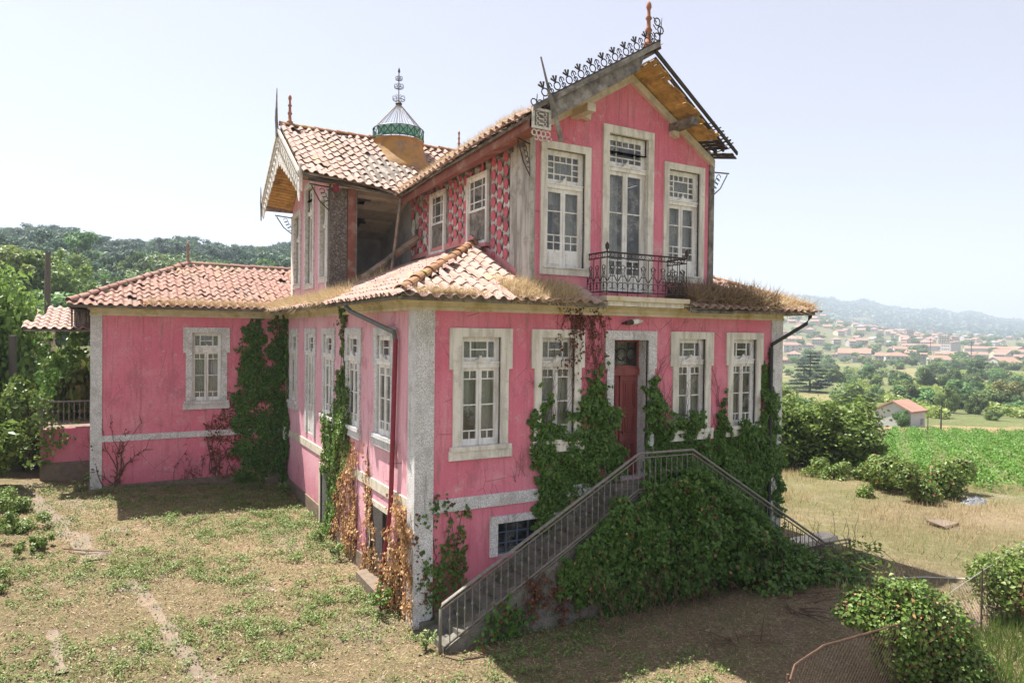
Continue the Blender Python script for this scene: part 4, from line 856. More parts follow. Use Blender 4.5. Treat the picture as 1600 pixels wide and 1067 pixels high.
# balcony
bx0, bx1, by = 4.35, 6.77, -.55
bal = part('balcony', MB().b(bx0-.04, bx1+.06, by-.07, YA, 4.22, 4.33, 'cornice').b(bx0+.05, bx1-.05, by+.03, YA, 4.11, 4.22, 'stone'), house)
rl_ = MB()
def railing_panel(fr, L):
    mb = rl_; m = 'iron'
    for v in (.99, .87, .10): mb.tube([fr.p(0, v, 0), fr.p(L, v, 0)], .014 if v < .9 else .02, m, 4)
    n = max(3, round(L/.30)); st = L/n
    for i in range(n+1): mb.tube([fr.p(st*i, 0, 0), fr.p(st*i, .99 if i in (0, n) else .87, 0)], .012, m, 4)
    for i in range(n):
        u = st*(i+.5); mb.arc(fr, u, .93, .052, 0, 6.28, 0, .009, m, 8, 3); mb.arc(fr, u-st*.35, .93, .04, 0, 6.28, 0, .008, m, 7, 3)
        mb.arc(fr, u-st*.22, .24, .075, -1.5, 3.6, 0, .010, m, 8, 3); mb.arc(fr, u+st*.22, .24, .075, -.4, 4.7, 0, .010, m, 8, 3)
        mb.arc(fr, u, .34, st*.40, 0, math.pi, 0, .011, m, 9, 3); mb.tube([fr.p(u-st*.4, .34, 0), fr.p(u-st*.1, .52, 0), fr.p(u-st*.25, .68, 0)], .010, m, 3); mb.tube([fr.p(u+st*.4, .34, 0), fr.p(u+st*.1, .52, 0), fr.p(u+st*.25, .68, 0)], .010, m, 3)
        mb.tube([fr.p(u, .10, 0), fr.p(u, .60, 0)], .008, m, 3); mb.arc(fr, u, .66, .05, 0, 6.28, 0, .010, m, 7, 3)
zb = 4.33
railing_panel(Fr((bx0, by, zb), (1, 0, 0), (0, -1, 0)), bx1-bx0); railing_panel(Fr((bx0, YA, zb), (0, -1, 0), (-1, 0, 0)), YA-by); railing_panel(Fr((bx1, YA, zb), (0, -1, 0), (1, 0, 0)), YA-by)
for x in (bx0, bx1): rl_.lathe((x, by, zb), [(.99, .015), (1.03, .02), (1.08, .045), (1.15, .05), (1.22, .006)], 'iron', 8)
part('balcony_railing', rl_, bal)
# pipes and lamp
part('downpipe', MB().tube([(-.57, 3.05, 4.20), (-.57, 3.05, 4.03), (-.5, 2.9, 3.92), (-.12, 1.0, 3.45), (-.10, .95, 3.25)], .055, 'gutter', 8).tube([(-.10, .95, 3.3), (-.10, 1.15, -.3), (-.10, 1.95, G0-.2)], .055, 'pipe', 8), house)
part('downpipe', MB().tube([(10.39, -.09, 3.15), (10.39, -.09, G0)], .055, 'blackpipe', 8).tube([(10.39, -.09, 3.0), (10.41, -.10, 3.24), (11.3, -.5, 3.82), (11.38, -.55, 4.0), (11.38, -.58, 4.14)], .05, 'blackpipe', 8), house)
lm_ = part('wall_lamp', MB().tube([(5.25, 0, 3.72), (5.25, -.16, 3.74)], .03, 'iron', 6).tube([(5.22, -.17, 3.73), (5.45, -.17, 3.76)], [.05, .06], 'iron', 8), house)
part('lamp_shade', MB().tube([(5.42, -.17, 3.755), (5.55, -.17, 3.775), (5.72, -.17, 3.79)], [.065, .075, .03], 'white', 10), lm_, True)
part('meter_box', MB().b(-.12, .0, 12.2, 12.5, -.4, .05, 'white'), house)
# ------------------------------------------------------------------ staircase
ZL = -.06; YS = -1.28
stair = thing('stone_staircase', 'two armed stone staircase overgrown with ivy leading up to the red front door', 'staircase', (5.5, -.7, G0))
nl = 14; x0, x1 = 4.72, .12; rise = (ZL-(G0+.12))/nl; run = (x0-x1)/nl
part('landing', MB().b(4.72, 6.38, YS, -.002, G0-.3, ZL, 'granite_mossy_shaded'), stair)
um = MB().b(-.5, .5, -.5, .5, -.5, .5, 'stepstone_shaded').mesh('step')
def step(x, y0, y1, zt, wd):
    M = Matrix.Diagonal((wd, y1-y0, .16, 1)); M.translation = (x, (y0+y1)/2, zt-.08); link('step', um, stair, M @ Matrix.Rotation(random.uniform(-.01, .01), 4, 'X'))
for i in range(nl): step(x0-run*(i+.5), YS+.02, -.03, ZL-rise*(i+1)+.003, run+.03)
part('side_wall', MB().prism([(x0, YS, ZL-.06), (x1, YS, G0+.05), (x1, YS, G0-.4), (x0, YS, G0-.4)], (0, .3, 0), 'granite_mossy_shaded').prism([(x0, YS+.3, ZL-.3), (x1+.4, YS+.3, G0), (x1+.4, YS+.3, G0-.4), (x0, YS+.3, G0-.4)], (0, .95, 0), 'granite_mossy_shaded'), stair)
part('cheek_slab', MB().prism([(x0-.2, -.34, ZL-.16), (x1+.35, -.34, G0+.24), (x1+.35, -.34, G0-.1), (x0-.2, -.34, ZL-.6)], (0, .30, 0), 'granite_mossy_shaded'), stair)
x2 = 11.15; zr = -2.72; nr = 15; rise2 = (ZL-zr)/nr; run2 = (x2-6.38)/nr
for i in range(nr): step(6.38+run2*(i+.5), YS+.02, -.03, ZL-rise2*(i+1)+.003, run2+.03)
part('side_wall', MB().prism([(6.38, YS, ZL-.06), (x2, YS, zr+.1), (x2, YS, zr-.4), (6.38, YS, zr-.4)], (0, .3, 0), 'granite_mossy_shaded').prism([(6.38, YS+.3, ZL-.3), (x2, YS+.3, zr-.05), (x2, YS+.3, zr-.4), (6.38, YS+.3, zr-.4)], (0, .95, 0), 'granite_mossy_shaded'), stair)
part('cheek_slab', MB().b(9.6, 10.35, .10, .55, -1.55, -1.40, 'cream'), stair); part('cheek_slab', MB().b(10.9, 12.5, -.75, -.25, -2.3, -2.16, 'cream').b(11.0, 12.4, -.7, -.3, -3.0, -2.3, 'granite_mossy_shaded'), stair)
hp = [(.02, YS, G0), (.02, YS, -1.72), (.06, YS, -1.63), (4.74, YS, .84), (6.34, YS, .81), (11.15, YS, -2.02), (12.32, YS+.05, -2.10), (12.32, YS+.05, -2.9)]
rm = MB().tube(hp, .032, 'greyiron', 8)
off = lambda pts, dz: [(p[0], p[1], p[2]+dz) for p in pts]
rm.tube(off(hp[2:7], -.10), .018, 'greyiron', 6); rm.tube(off([(.14, YS, -1.63), *hp[3:7]], -.80), .022, 'greyiron', 6); rm.tube(off([(.14, YS, -1.63), *hp[3:7]], -.87), .016, 'greyiron', 6)
rail = part('railing', rm, stair, True)
bmesh_ = MB(); bmesh_.tube([(0, 0, -.87), (0, 0, -.1)], .0105, 'greyiron', 6); bmesh_.lathe((0, 0, 0), [(-.46, .011), (-.44, .022), (-.40, .022), (-.38, .011)], 'greyiron', 6); bme = bmesh_.mesh('baluster')
segs = list(zip(hp[2:6], hp[3:7]))
for a, b in segs:
    L = abs(b[0]-a[0]); n = max(2, round(L/.158))
    for i in range(1, n+1):
        t = i/n; link('baluster', bme, rail, Matrix.Translation((a[0]+(b[0]-a[0])*t, a[1]+(b[1]-a[1])*t, a[2]+(b[2]-a[2])*t)))
# ------------------------------------------------------------------ ground
az = np.concatenate([np.arange(-43, 43.01, .27), np.arange(45, 316, 3.)])*math.pi/180+YAW
rad = np.concatenate([[.5, 2, 4, 6], np.geomspace(7.5, 60, 110), np.geomspace(62, 7000, 95)])
A_, R_ = np.meshgrid(az, rad); gx = CAM.x+R_*np.sin(A_); gy = CAM.y+R_*np.cos(A_); gz_ = H(gx, gy)
P2 = np.stack([gx.ravel(), gy.ravel()], 1)
near_ = (R_.ravel() < 60)
nz = np.zeros(len(P2)); nz[near_] = fbm(P2[near_], .35); nf = np.zeros(len(P2)); nf[near_] = fbm(P2[near_], 1.4, 9.)
gz_ = gz_.ravel()+np.where(near_, .05*nz+.018*nf, 0); gz_ = np.where((P2[:, 0] > -6.2) & (P2[:, 0] < 11) & (P2[:, 1] > -.1) & (P2[:, 1] < 19), np.minimum(gz_, H(P2[:, 0], P2[:, 1])-.02), gz_)
na, nr_ = len(az), len(rad); V = np.stack([P2[:, 0], P2[:, 1], gz_], 1)
i, j = np.meshgrid(np.arange(nr_-1), np.arange(na), indexing='ij'); jn = (j+1) % na
F = np.stack([i*na+j, (i+1)*na+j, (i+1)*na+jn, i*na+jn], -1).reshape(-1, 4)[:, ::-1]
V = np.vstack([V, [[CAM.x, CAM.y, G0]]]); fan = [(q, (q+1) % na, len(V)-1) for q in range(na)]
me = bpy.data.meshes.new('ground'); me.from_pydata(V.tolist(), [], F.tolist()+[f[::-1] for f in fan]); me.polygons.foreach_set('use_smooth', [True]*len(me.polygons))
# broad colour of the land (what grows there), per vertex
def ground_col(x, y):
    n = len(x); dx, dy = x-CAM.x, y-CAM.y; d = np.hypot(dx, dy); a = (np.arctan2(dx, dy)-YAW+np.pi) % (2*np.pi)-np.pi; px = 800+1072*np.tan(np.clip(a, -1.2, 1.2))
    soil = np.array([.34, .25, .155]); dry = np.array([.33, .255, .16]); drygreen = np.array([.19, .20, .08]); wood = np.array([.05, .09, .03]); f1 = np.array([.105, .165, .045]); f2 = np.array([.07, .125, .035]); f3 = np.array([.26, .235, .11]); f4 = np.array([.15, .20, .06])
    c = np.tile(soil, (n, 1)); k = sstep(px, 820, 1150)[:, None]*sstep(x, 8, 11)[:, None]
    m = np.clip(.5+.9*np.sin(x*.55+1.3*np.sin(y*.4))*np.cos(y*.5+.7), 0, 1)[:, None]*sstep(d, 18, 23)[:, None]*.75
    c = c*(1-k)+(dry*(1-m)+drygreen*m)*k
    far = sstep(d, 30, 36)[:, None]; hx = np.floor((x*.8+y*.6)/34+.35*np.sin(y/21)); hy = np.floor((-x*.6+y*.8)/17+.3*np.sin(x/30)); h = np.mod(np.sin(hx*12.99+hy*78.23)*43758.5, 1)[:, None]
    fld = np.where(h < .35, f1, np.where(h < .6, f2, np.where(h < .78, f4, np.where(h < .9, f3, f1*.9))))
    c = np.where(px[:, None] > 700, c*(1-far)+fld*far, c)
    tan = (sstep(x, 72, 80)*(1-sstep(x, 118, 128))*(y < 52-(x-75)*.55)*(y > 24-(x-75)*.35))[:, None]; c = c*(1-tan)+np.array([.42, .28, .15])*tan
    wl = ((1-sstep(px, 500, 800))*sstep(d, 33, 60))[:, None]; c = c*(1-wl)+wood*wl
    town = (sstep(d, 560, 700)*(px > 900))[:, None]; c = c*(1-town)+np.array([.14, .16, .075])*town; mt_ = (sstep(d, 1900, 2300)*(px > 900))[:, None]; c = c*(1-mt_)+np.array([.06, .085, .04])*mt_
    return c
gc = ground_col(V[:, 0], V[:, 1]); at_ = me.color_attributes.new('land', 'FLOAT_COLOR', 'POINT'); at_.data.foreach_set('color', np.hstack([gc, np.ones((len(gc), 1))]).ravel())
def m_ground():
    n = NT('ground', .95, .1); a = n.add('ShaderNodeAttribute'); a.attribute_name = 'land'; c = a.outputs['Color']
    z = n.add('ShaderNodeCameraData') if False else None
    c = n.mix(n.ss(n.noise(.09, 7, .7), .4, .62, 0, .6), c, n.mix(.55, c, (.05, .075, .025)))
    c = n.mix(n.ss(n.noise(.9, 6, .65), .42, .62, 0, .55), c, n.mix(.6, c, (.14, .17, .05)))
    c = n.mix(n.ss(n.noise(2.6, 6, .7), .46, .66, 0, .5), c, n.mix(.55, c, (.50, .40, .24)))
    c = n.mix(n.ss(n.noise(.5, 5, .6), .55, .68, 0, .55), c, n.mix(.6, c, (.42, .36, .30)))
    c = n.mix(n.ss(n.noise(7, 7, .8), .45, .62, 0, .6), c, n.mix(.7, c, (.09, .065, .04)))
    c = n.mix(n.ss(n.noise(22, 5, .75), .40, .62, 0, .7), c, n.mix(.7, c, (.07, .05, .034)))
    c = n.mix(n.ss(n.vor(26), .0, .22, .55, 0), c, (.44, .37, .30))
    c = n.mix(n.ss(n.noise(60, 3, .7, n.scaled(1, .35, 1)), .55, .7, 0, .45), c, n.mix(.6, c, (.62, .50, .30)))
    return n.col(c).bump(n.noise(16, 8, .75), 1., .09).m
MAT['ground'] = m_ground(); me.materials.append(MAT['ground']); g = link('ground', me, kind='structure')
def gnd(x, y):
    return H(np.asarray(x), np.asarray(y))
# worn concrete showing through the soil: an old path to the left wing
def strip(name, pts, wd, m, dz=.03):
    mb = MB(); pts = [V3((*p, 0)) for p in pts]; L = []
    for a, b in zip(pts, pts[1:]):
        for k in range(8): L.append(a.lerp(b, k/8))
    rows = []
    for k, p in enumerate(L):
        d = (L[min(k+1, len(L)-1)]-L[max(k-1, 0)]).normalized(); nrm = V3((-d.y, d.x, 0)); row = []
        l, r_ = wd*(.5+.6*mnoise.noise(V3((k*.35, 1, 0)))), wd*(.5+.6*mnoise.noise(V3((k*.31, 7, 0))))
        for q in (-l, -l*.5, 0, r_*.5, r_): 
            X = p+nrm*q; row.append((X.x, X.y, hz(X.x, X.y)+.05*mnoise.fractal(V3((X.x*.35, X.y*.35, 0)), 1., 2., 4)+dz*(.6+1.2*mnoise.noise(V3((X.x*2.3, X.y*2.3, 0))) if q not in (-l, r_) else -1.5)))
        rows.append(row)
    for a, b in zip(rows, rows[1:]):
        for k in range(4): mb.poly([a[k], a[k+1], b[k+1], b[k]], m)
    return part(name, mb, None, True, kind='structure')
strip('path', [(-7.9, 13.0), (-7.2, 11.2), (-6.6, 9.3), (-5.9, 7.2), (-5.7, 6.2)], .75, 'concrete'); strip('path', [(-5.0, 4.6), (-4.6, 3.4), (-4.3, 1.6), (-4.0, .3), (-3.7, -1.2)], .36, 'concrete'); strip('path', [(-6.3, 2.7), (-6.15, 1.7), (-6.05, .9)], .28, 'concrete')
strip('path', [(10.2, -4.6), (12.2, -5.2), (14.6, -5.9), (17, -6.4)], 1.7, 'concrete', .02)
# ------------------------------------------------------------------ small growth on the ground
def scatter(n, x0, x1, y0, y1, dens=None, ex=True):
    P = np.stack([rng.uniform(x0, x1, n), rng.uniform(y0, y1, n)], 1)
    if ex: P = P[~((P[:, 0] > -.05) & (P[:, 0] < 10.95) & (P[:, 1] > -1.2) & (P[:, 1] < 13.4)) & ~((P[:, 0] > XC-.1) & (P[:, 0] < .1) & (P[:, 1] > YC-.1))]
    d = np.hypot(P[:, 0]-CAM.x, P[:, 1]-CAM.y); P = P[d > 7]
    if dens is not None: P = P[rng.random(len(P)) < dens(P)]
    return P
def gpts(P, h=0.): return np.column_stack([P, gnd(P[:, 0], P[:, 1])+.05*fbm(P, .35)+h])
def clusters(P, k, spread, hgt):
    Q = np.repeat(P, k, 0); return Q+rng.normal(size=Q.shape)*np.array([spread, spread, hgt])*1.0
wd = lambda P: np.clip((fbm(P, .42, 3.)+.42)*1.3, .06, 1)*np.clip((fbm(P, 2.6, 5.)+.12)*2.6, .03, 1)*np.clip(1.25-np.abs(P[:, 0]+1.5)/9, .2, 1)
P = gpts(scatter(100000, -14, 4.5, -9, 13.5, wd), .03); Q = clusters(P, 6, .06, .025); Q[:, 2] += rng.random(len(Q))*.05
o = link('weeds', leafmesh('weeds', Q, rng.normal(size=Q.shape)*.5+[0, 0, 1.], rng.uniform(.025, .065, len(Q)), 'weed', .75)); tag(o, 'low green weeds spreading over the bare front yard', 'weeds', kind='stuff')
P = gpts(scatter(70000, -14, 12, -9, 13.5), .015); o = link('straw_litter', leafmesh('straw litter', P, rng.normal(size=P.shape)*.2+[0, 0, 1.], rng.uniform(.04, .13, len(P)), 'straw', .05, blade=True)); tag(o, 'dry straw and stalks littering the yard soil', 'straw', kind='stuff')
P = gpts(scatter(36000, -14, 12, -9, 13.5, lambda P: .35+.65*(fbm(P, .6, 21.) > .0)), .02); P_ = gpts(scatter(9000, -14, 12, -9, 13.5), .0); o = link('pebbles', leafmesh('pebbles', P_, rng.normal(size=P_.shape)*.4+[0, 0, 1.], rng.gamma(3, .016, len(P_)), 'stonebit', .8, -.25)); tag(o, 'small stones and clods scattered over the yard', 'pebbles', kind='stuff')
o = link('fallen_leaves', leafmesh('fallen leaves', P, rng.normal(size=P.shape)*.5+[0, 0, 1.], rng.uniform(.025, .06, len(P)), 'strawdull', .7)); tag(o, 'brown fallen leaves scattered over the yard', 'leaves', kind='stuff')
bl = lambda P, h, lean: (np.column_stack([rng.normal(size=len(P)), rng.normal(size=len(P)), np.zeros(len(P))]), np.column_stack([rng.normal(size=(len(P), 2))*lean, np.ones(len(P))]))
dg = lambda P: np.clip(.55+1.2*fbm(P, .25, 31.), .08, 1)
P = gpts(scatter(70000, 9, 30, -9, 15, dg)); nn, tt = bl(P, .3, .35); o = link('dry_grass', leafmesh('dry grass', P, nn, rng.uniform(.05, .24, len(P))*np.clip(1+1.2*fbm(P, .3, 3.), .35, 1.6), 'straw', .036, tdir=tt*2.2, tj=.25, blade=True)); tag(o, 'golden dry grass on the open ground beyond the stairs', 'grass', kind='stuff')
P = gpts(scatter(15000, 9, 27, -9, 15, lambda P: np.clip(1.6*fbm(P, .3, 47.), 0, 1)*.9)); nn, tt = bl(P, .3, .35); o = link('green_grass', leafmesh('green grass', P, nn, rng.uniform(.08, .26, len(P)), 'ivylight', .04, tdir=tt*2.2, tj=.25, blade=True)); tag(o, 'patches of green grass among the dry grass', 'grass', kind='stuff')
P = gpts(scatter(9000, 7.6, 13, -9, -5.6)); nn, tt = bl(P, .3, .35); o = link('green_grass', leafmesh('green grass', P, nn, rng.uniform(.12, .4, len(P)), 'ivylight', .03, tdir=tt*2., tj=.3, blade=True)); tag(o, 'lush green grass behind the wire fence', 'grass', kind='stuff')
P = gpts(scatter(120000, -14, 6, -9, 13, lambda P: np.clip(.30+.9*fbm(P, .45, 3.)+.8*fbm(P, 2.2, 8.), .06, 1)*np.clip(1.3-np.abs(P[:, 0]+1.5)/9, .3, 1))); nn, tt = bl(P, .2, .5); o = link('yard_grass', leafmesh('yard grass', P, nn, rng.uniform(.05, .14, len(P)), 'weed', .06, tdir=tt*1.6, tj=.6, blade=True)); tag(o, 'sparse grass blades standing in the yard', 'grass', kind='stuff')
# vineyard rows on the slope below
n = 210000; u = rng.uniform(0, 62, n); r = rng.integers(0, 26, n); vx, vy = np.array([.86, .51]), np.array([-.51, .86])
base = np.array([25.0, -14.0]); P = base+u[:, None]*vx+(r*1.9+rng.normal(size=n)*.42)[:, None]*vy
keep = (P[:, 0]-24.5 > -.16*(P[:, 1]-2)) & (P[:, 1] < 7.5+.57*(P[:, 0]-26)) & (P[:, 1] > -22+.2*(P[:, 0]-26)) & (fbm(P, .18, 3.) > -.42); P = P[keep]
Q = np.column_stack([P, gnd(P[:, 0], P[:, 1])+rng.beta(2, 1.6, len(P))*.75]); o = link('vineyard', leafmesh('vineyard', Q, rng.normal(size=Q.shape)*.55+[0, 0, .9], rng.uniform(.07, .16, len(Q)), 'vine', .85)); tag(o, 'bright green vineyard rows covering the field beyond the bushes', 'vineyard', kind='stuff')
# ------------------------------------------------------------------ ivy and creepers
def on_wall(fr, poly, dens, depth=.10, holes=.0, hs=1.4, edge=True):
    us = [p[0] for p in poly]; vs_ = [p[1] for p in poly]; n = int((max(us)-min(us))*(max(vs_)-min(vs_))*dens)
    q = np.stack([rng.uniform(min(us)-.1, max(us)+.1, n), rng.uniform(min(vs_)-.1, max(vs_)+.1, n)], 1)
    w = np.column_stack([fbm(q, 2.2, 13.), fbm(q, 2.2, 71.)])*.30+np.column_stack([fbm(q, 7., 3.), fbm(q, 7., 43.)])*.14; q = q[inpoly(q+w, poly)]
    nzv = fbm(q, hs, 5.); q = q[nzv > holes-.55*(rng.random(len(q))**3)]; nzv = fbm(q, 1.1, 17.)
    w = .02+depth*np.clip(.5+1.3*nzv, .04, 1.7)*rng.random(len(q))**.6
    O, U, V_, N = (np.array(v) for v in (fr.O, fr.U, fr.V, fr.N))
    return O+q[:, :1]*U+q[:, 1:]*V_+w[:, None]*N, N
def ivy(label, fr, poly, dens, mat='ivy', size=(.055, .10), depth=.10, holes=-.35, stems=6, group=None, name='ivy', stemm='stem', extra=None):
    c = np.mean(np.array(poly), 0); base = fr.p(c[0], min(p[1] for p in poly), 0); t = thing(name, label, 'ivy' if name == 'ivy' else 'creeper', base, 0, group)
    P, N = on_wall(fr, poly, dens, depth, holes); sz = rng.uniform(*size, len(P))
    sz = np.mean(size)*rng.gamma(8, 1/8, len(P)); mes = [leafmesh('leaves', P-np.array(base), N*1.0+rng.normal(size=P.shape)*.5+[0, 0, .35], sz, mat, .85, .12, tdir=(0, 0, -1.3), tj=.6)]
    if extra:
        P, N = on_wall(fr, poly, dens*extra[1], depth*1.15, holes+.1); mes.append(leafmesh('leaves', P-np.array(base), N+rng.normal(size=P.shape)*.6, rng.uniform(*size, len(P)), extra[0], .85, .12, tdir=(0, 0, -1.3), tj=.6))
    if len(mes) > 1 or True: link('foliage', joinmeshes('foliage', mes), t, Matrix.Translation(base), kind='stuff')
    sm = MB(); us = [p[0] for p in poly]; v0 = min(p[1] for p in poly)
    for k in range(stems):
        u = random.uniform(min(us)+.1, max(us)-.1); tops = max(p[1] for p in poly)-.2; path = [(u, v0)]; 
        while path[-1][1] < tops and len(path) < 40: path.append((path[-1][0]+random.gauss(0, .05), path[-1][1]+random.uniform(.1, .25)))
        path = [p for p in path if inpoly(np.array([p]), poly)[0]]
        if len(path) > 2: sm.tube([fr.p(a, b, .02) for a, b in path], [.016-.012*i/len(path) for i in range(len(path))], stemm, 4)
    if sm.v: part('stem', sm, t, M=Matrix.Identity(4), kind='stuff')
    return t
def bare(label, fr, roots, up, n, m='stem', group=None, leaf=None, ln=(.5, 2.), r=.009, name='bare_creeper', down=False):
    base = fr.p(roots[0][0], roots[0][1], 0); t = thing(name, label, 'creeper', base, 0, group); sm = MB(); tips = []
    for k in range(n):
        u, v = random.choice(roots); u += random.gauss(0, .12); L = random.uniform(*ln); a = random.gauss(0, .35); p = [(u, v)]; d = -1 if down else 1
        for i in range(int(L/.09)):
            a += random.gauss(0, .16); a *= .95; u += math.sin(a)*.09; v += math.cos(a)*.09*d; p.append((u, v))
            if random.random() < .35: tips.append((u, v))
            if random.random() < .12:
                b = a+random.choice((-1, 1))*.7; sm.tube([fr.p(u, v, .02), fr.p(u+.12*math.sin(b), v+.12*math.cos(b)*d, .03), fr.p(u+.26*math.sin(b*1.1), v+.26*math.cos(b)*d, .025)], [r*.6, r*.5, r*.25], m, 3)
        if len(p) > 2: sm.tube([fr.p(a_, b_, .018+.01*(k % 3)) for a_, b_ in p], [max(.003, r*(1-.75*i/len(p))) for i in range(len(p))], m, 3)
    part('stem', sm, t, M=Matrix.Identity(4), kind='stuff')
    if leaf and tips:
        q = np.array(tips)[rng.integers(0, len(tips), leaf[1])]+rng.normal(size=(leaf[1], 2))*.05; P = np.array([fr.p(a_, b_, .03+.05*random.random()) for a_, b_ in q])
        link('foliage', leafmesh('foliage', P-np.array(base), rng.normal(size=P.shape)*.6+np.array(fr.N), rng.uniform(.04, .085, len(P)), leaf[0], .8, tdir=(0, 0, -1)), t, Matrix.Translation(base), kind='stuff')
    return t
ivA1 = [(0.2, -0.07), (0.42, 0.1), (0.50, -0.25), (0.52, -0.91), (0.66, -.9), (.70, -.3), (0.71, 0.13), (0.86, -0.29), (.88, -.95), (.98, -.9), (1.02, -.2), (1.09, -0.0), (1.13, -0.99), (1.05, -1.38), (1.24, -1.68), (1.18, -2.62), (0.1, -2.6), (0.15, -1.24)]
ivy('three thin ivy strands climbing the pink wall beside the near corner pilaster', fA, ivA1, 700, size=(.05, .09), depth=.07, holes=-.12, extra=('redleaf', .35))
ivA2 = [(2.65, 1.07), (2.78, 1.6), (2.95, 2.25), (3.15, 2.05), (3.25, 1.3), (3.45, 1.75), (3.62, 1.1), (3.8, 1.3), (3.96, 2.3), (4.15, 1.9), (4.32, 2.6), (4.42, 2.2), (4.59, 3.05), (4.72, 2.1), (4.95, 1.98), (5.1, 0.9), (5.29, 0.3), (5.25, -0.15), (3.92, -1.1), (3.06, -1.35), (2.76, -0.64), (2.83, 0.35), (2.62, 0.93)]
ivy('thick green ivy covering the window and wall left of the red front door', fA, ivA2, 1700, size=(.05, .095), depth=.22, holes=-.42, stems=14, extra=('ivylight', .12))
ivA3 = [(6.0, 2.26), (6.2, 2.49), (6.48, 1.85), (6.8, 1.44), (7.1, 1.3), (7.34, 1.41), (7.56, 1.56), (7.9, 1.13), (8.09, 0.71), (8.32, 0.69), (8.50, 1.52), (8.66, 2.05), (8.85, 1.0), (9.08, 0.64), (9.43, 1.31), (9.81, 0.77), (10.05, 1.45), (10.15, 2.42), (10.3, 2.7), (10.61, 1.79), (10.9, 0.35), (10.95, -2.5), (9.12, -1.6), (7.48, -0.2), (5.95, 0.0)]
ivy('dense dark ivy covering the wall right of the red front door up to the corner', fA, ivA3, 1700, size=(.05, .095), depth=.26, holes=-.5, stems=16, extra=('ivylight', .06))
ivy('narrow ivy column running up the black drainpipe at the right corner', fA, [(10.28, -.5), (10.25, 2.3), (10.34, 3.3), (10.46, 3.2), (10.50, 2.2), (10.56, -.5)], 1100, size=(.045, .08), depth=.12, holes=-.25, stems=2)
# stair ivy: bulging mass over the outer stair wall
fSt = Fr((0, YS-.02, 0), (1, 0, 0), (0, -1, 0))
ivS = [(2.62, -1.25), (2.93, -1.05), (3.49, -.62), (3.9, -.22), (4.5, -.0), (5.0, .22), (5.6, .38), (6.2, .46), (6.7, .16), (7.55, -.55), (8.68, -1.35), (9.5, -1.9), (10.2, -2.25), (11.2, -2.55), (12.2, -2.75), (12.6, -2.95), (12.6, -3.05), (7.2, -2.9), (7.1, -2.35), (6.6, -2.3), (6.45, -2.9), (4.9, -2.9), (3.5, -2.5), (3.1, -2.45), (2.85, -1.85)]
c = thing('ivy', 'huge dark ivy mound hanging over the stair railing and outer stair wall', 'ivy', (7.5, YS-.3, G0)); base = np.array([7.5, YS-.3, G0])
def bulge(dens, mat, mul=1., holes=-.5):
    us, vs_ = np.array(ivS).T; n = int(9.9*3.4*dens); q = np.stack([rng.uniform(2.5, 12.6, n), rng.uniform(-3, .7, n)], 1); w = np.column_stack([fbm(q, 1.3, 13.), fbm(q, 1.3, 71.)])*.45
    q = q[inpoly(q+w, ivS)]; q = q[fbm(q, 1.1, 5.) > holes-.5*rng.random(len(q))**3]
    prof = np.interp(q[:, 0], [2.6, 4, 6, 9, 11, 12.5], [.12, .35, .6, .7, .7, .45])*np.clip(1.15-.22*np.abs(q[:, 1]+1.4), .3, 1)*(1+.55*fbm(q, .9, 29.)+.3*fbm(q, 2.6, 3.))
    und = sstep(q[:, 1]+.35*fbm(q, 1.6, 91.), -2.75, -1.95); prof = prof*(.25+.75*und); kp = rng.random(len(q)) < .25+.75*und; q = q[kp]; prof = prof[kp]      # hangs like a curtain, thin near the ground
    w = np.clip(prof, .05, 1.5)*(1-.45*rng.random(len(q))**2)*mul
    P = np.column_stack([q[:, 0], YS-w, q[:, 1]]); return leafmesh('leaves', P-base, rng.normal(size=P.shape)*.6+[0, -.7, .55], rng.gamma(8, .0092, len(P)), mat, .9, .12, tdir=(0, -.3, -1.2), tj=.7)
def topmass(n, mat):
    x = rng.uniform(5.0, 12.3, n); top = np.interp(x, [5, 6.3, 8, 9.4, 10.4, 11.4, 12.3], [-.1, .35, -.8, -1.75, -2.4, -2.65, -2.85]); y = rng.uniform(YS-.6, YS+.75, n); P = np.column_stack([x, y, top+rng.normal(size=n)*.10+.18*fbm(np.column_stack([x, y]), 1.5)-.25*np.abs(y-YS)])
    return leafmesh('leaves', P-base, rng.normal(size=P.shape)*.6+[0, -.2, 1.], rng.uniform(.07, .14, n), mat, .9, .12)
def toe(n, mat):      # the mass creeping over the ground at the right end
    bl = [((9.2, YS-.6, -2.4), (.8, .6, .5)), ((10.1, YS-.7, -2.45), (.8, .75, .5)), ((10.9, YS-.65, -2.55), (.8, .8, .42)), ((11.7, YS-.5, -2.65), (.75, .75, .36)), ((12.3, YS-.35, -2.7), (.5, .6, .3)), ((10.5, YS-1.2, -2.6), (.7, .5, .3)), ((8.3, YS-.8, -2.45), (.8, .5, .4))]
    P, N = blobs(n, bl, .6); return leafmesh('leaves', P-base, N, rng.gamma(9, .0098, len(P)), mat, .9, .12)
link('foliage', joinmeshes('foliage', [bulge(1350, 'ivy'), bulge(560, 'ivy', .6), bulge(110, 'ivylight'), bulge(40, 'redleaf', 1.02, -.15), bulge(24, 'deadleaf', 1.02, -.1), topmass(7000, 'ivy'), toe(5200, 'ivy'), toe(500, 'ivylight'), toe(300, 'redleaf')]), c, Matrix.Translation(base), kind='stuff')
sm = MB()
for k in range(90):
    x = random.uniform(3, 12.2); y = YS-random.uniform(.2, .9); z = G0+.05; p = [(x, y, z)]
    for q in range(random.randint(4, 9)): x += random.gauss(0, .08); y += random.gauss(.02, .05); z += random.uniform(.08, .2); p.append((x, min(y, YS-.05), z))
    sm.tube(p, [.012*(1-.7*i/len(p)) for i in range(len(p))], 'stem', 3)
part('stem', sm, c, M=Matrix.Identity(4), kind='stuff')
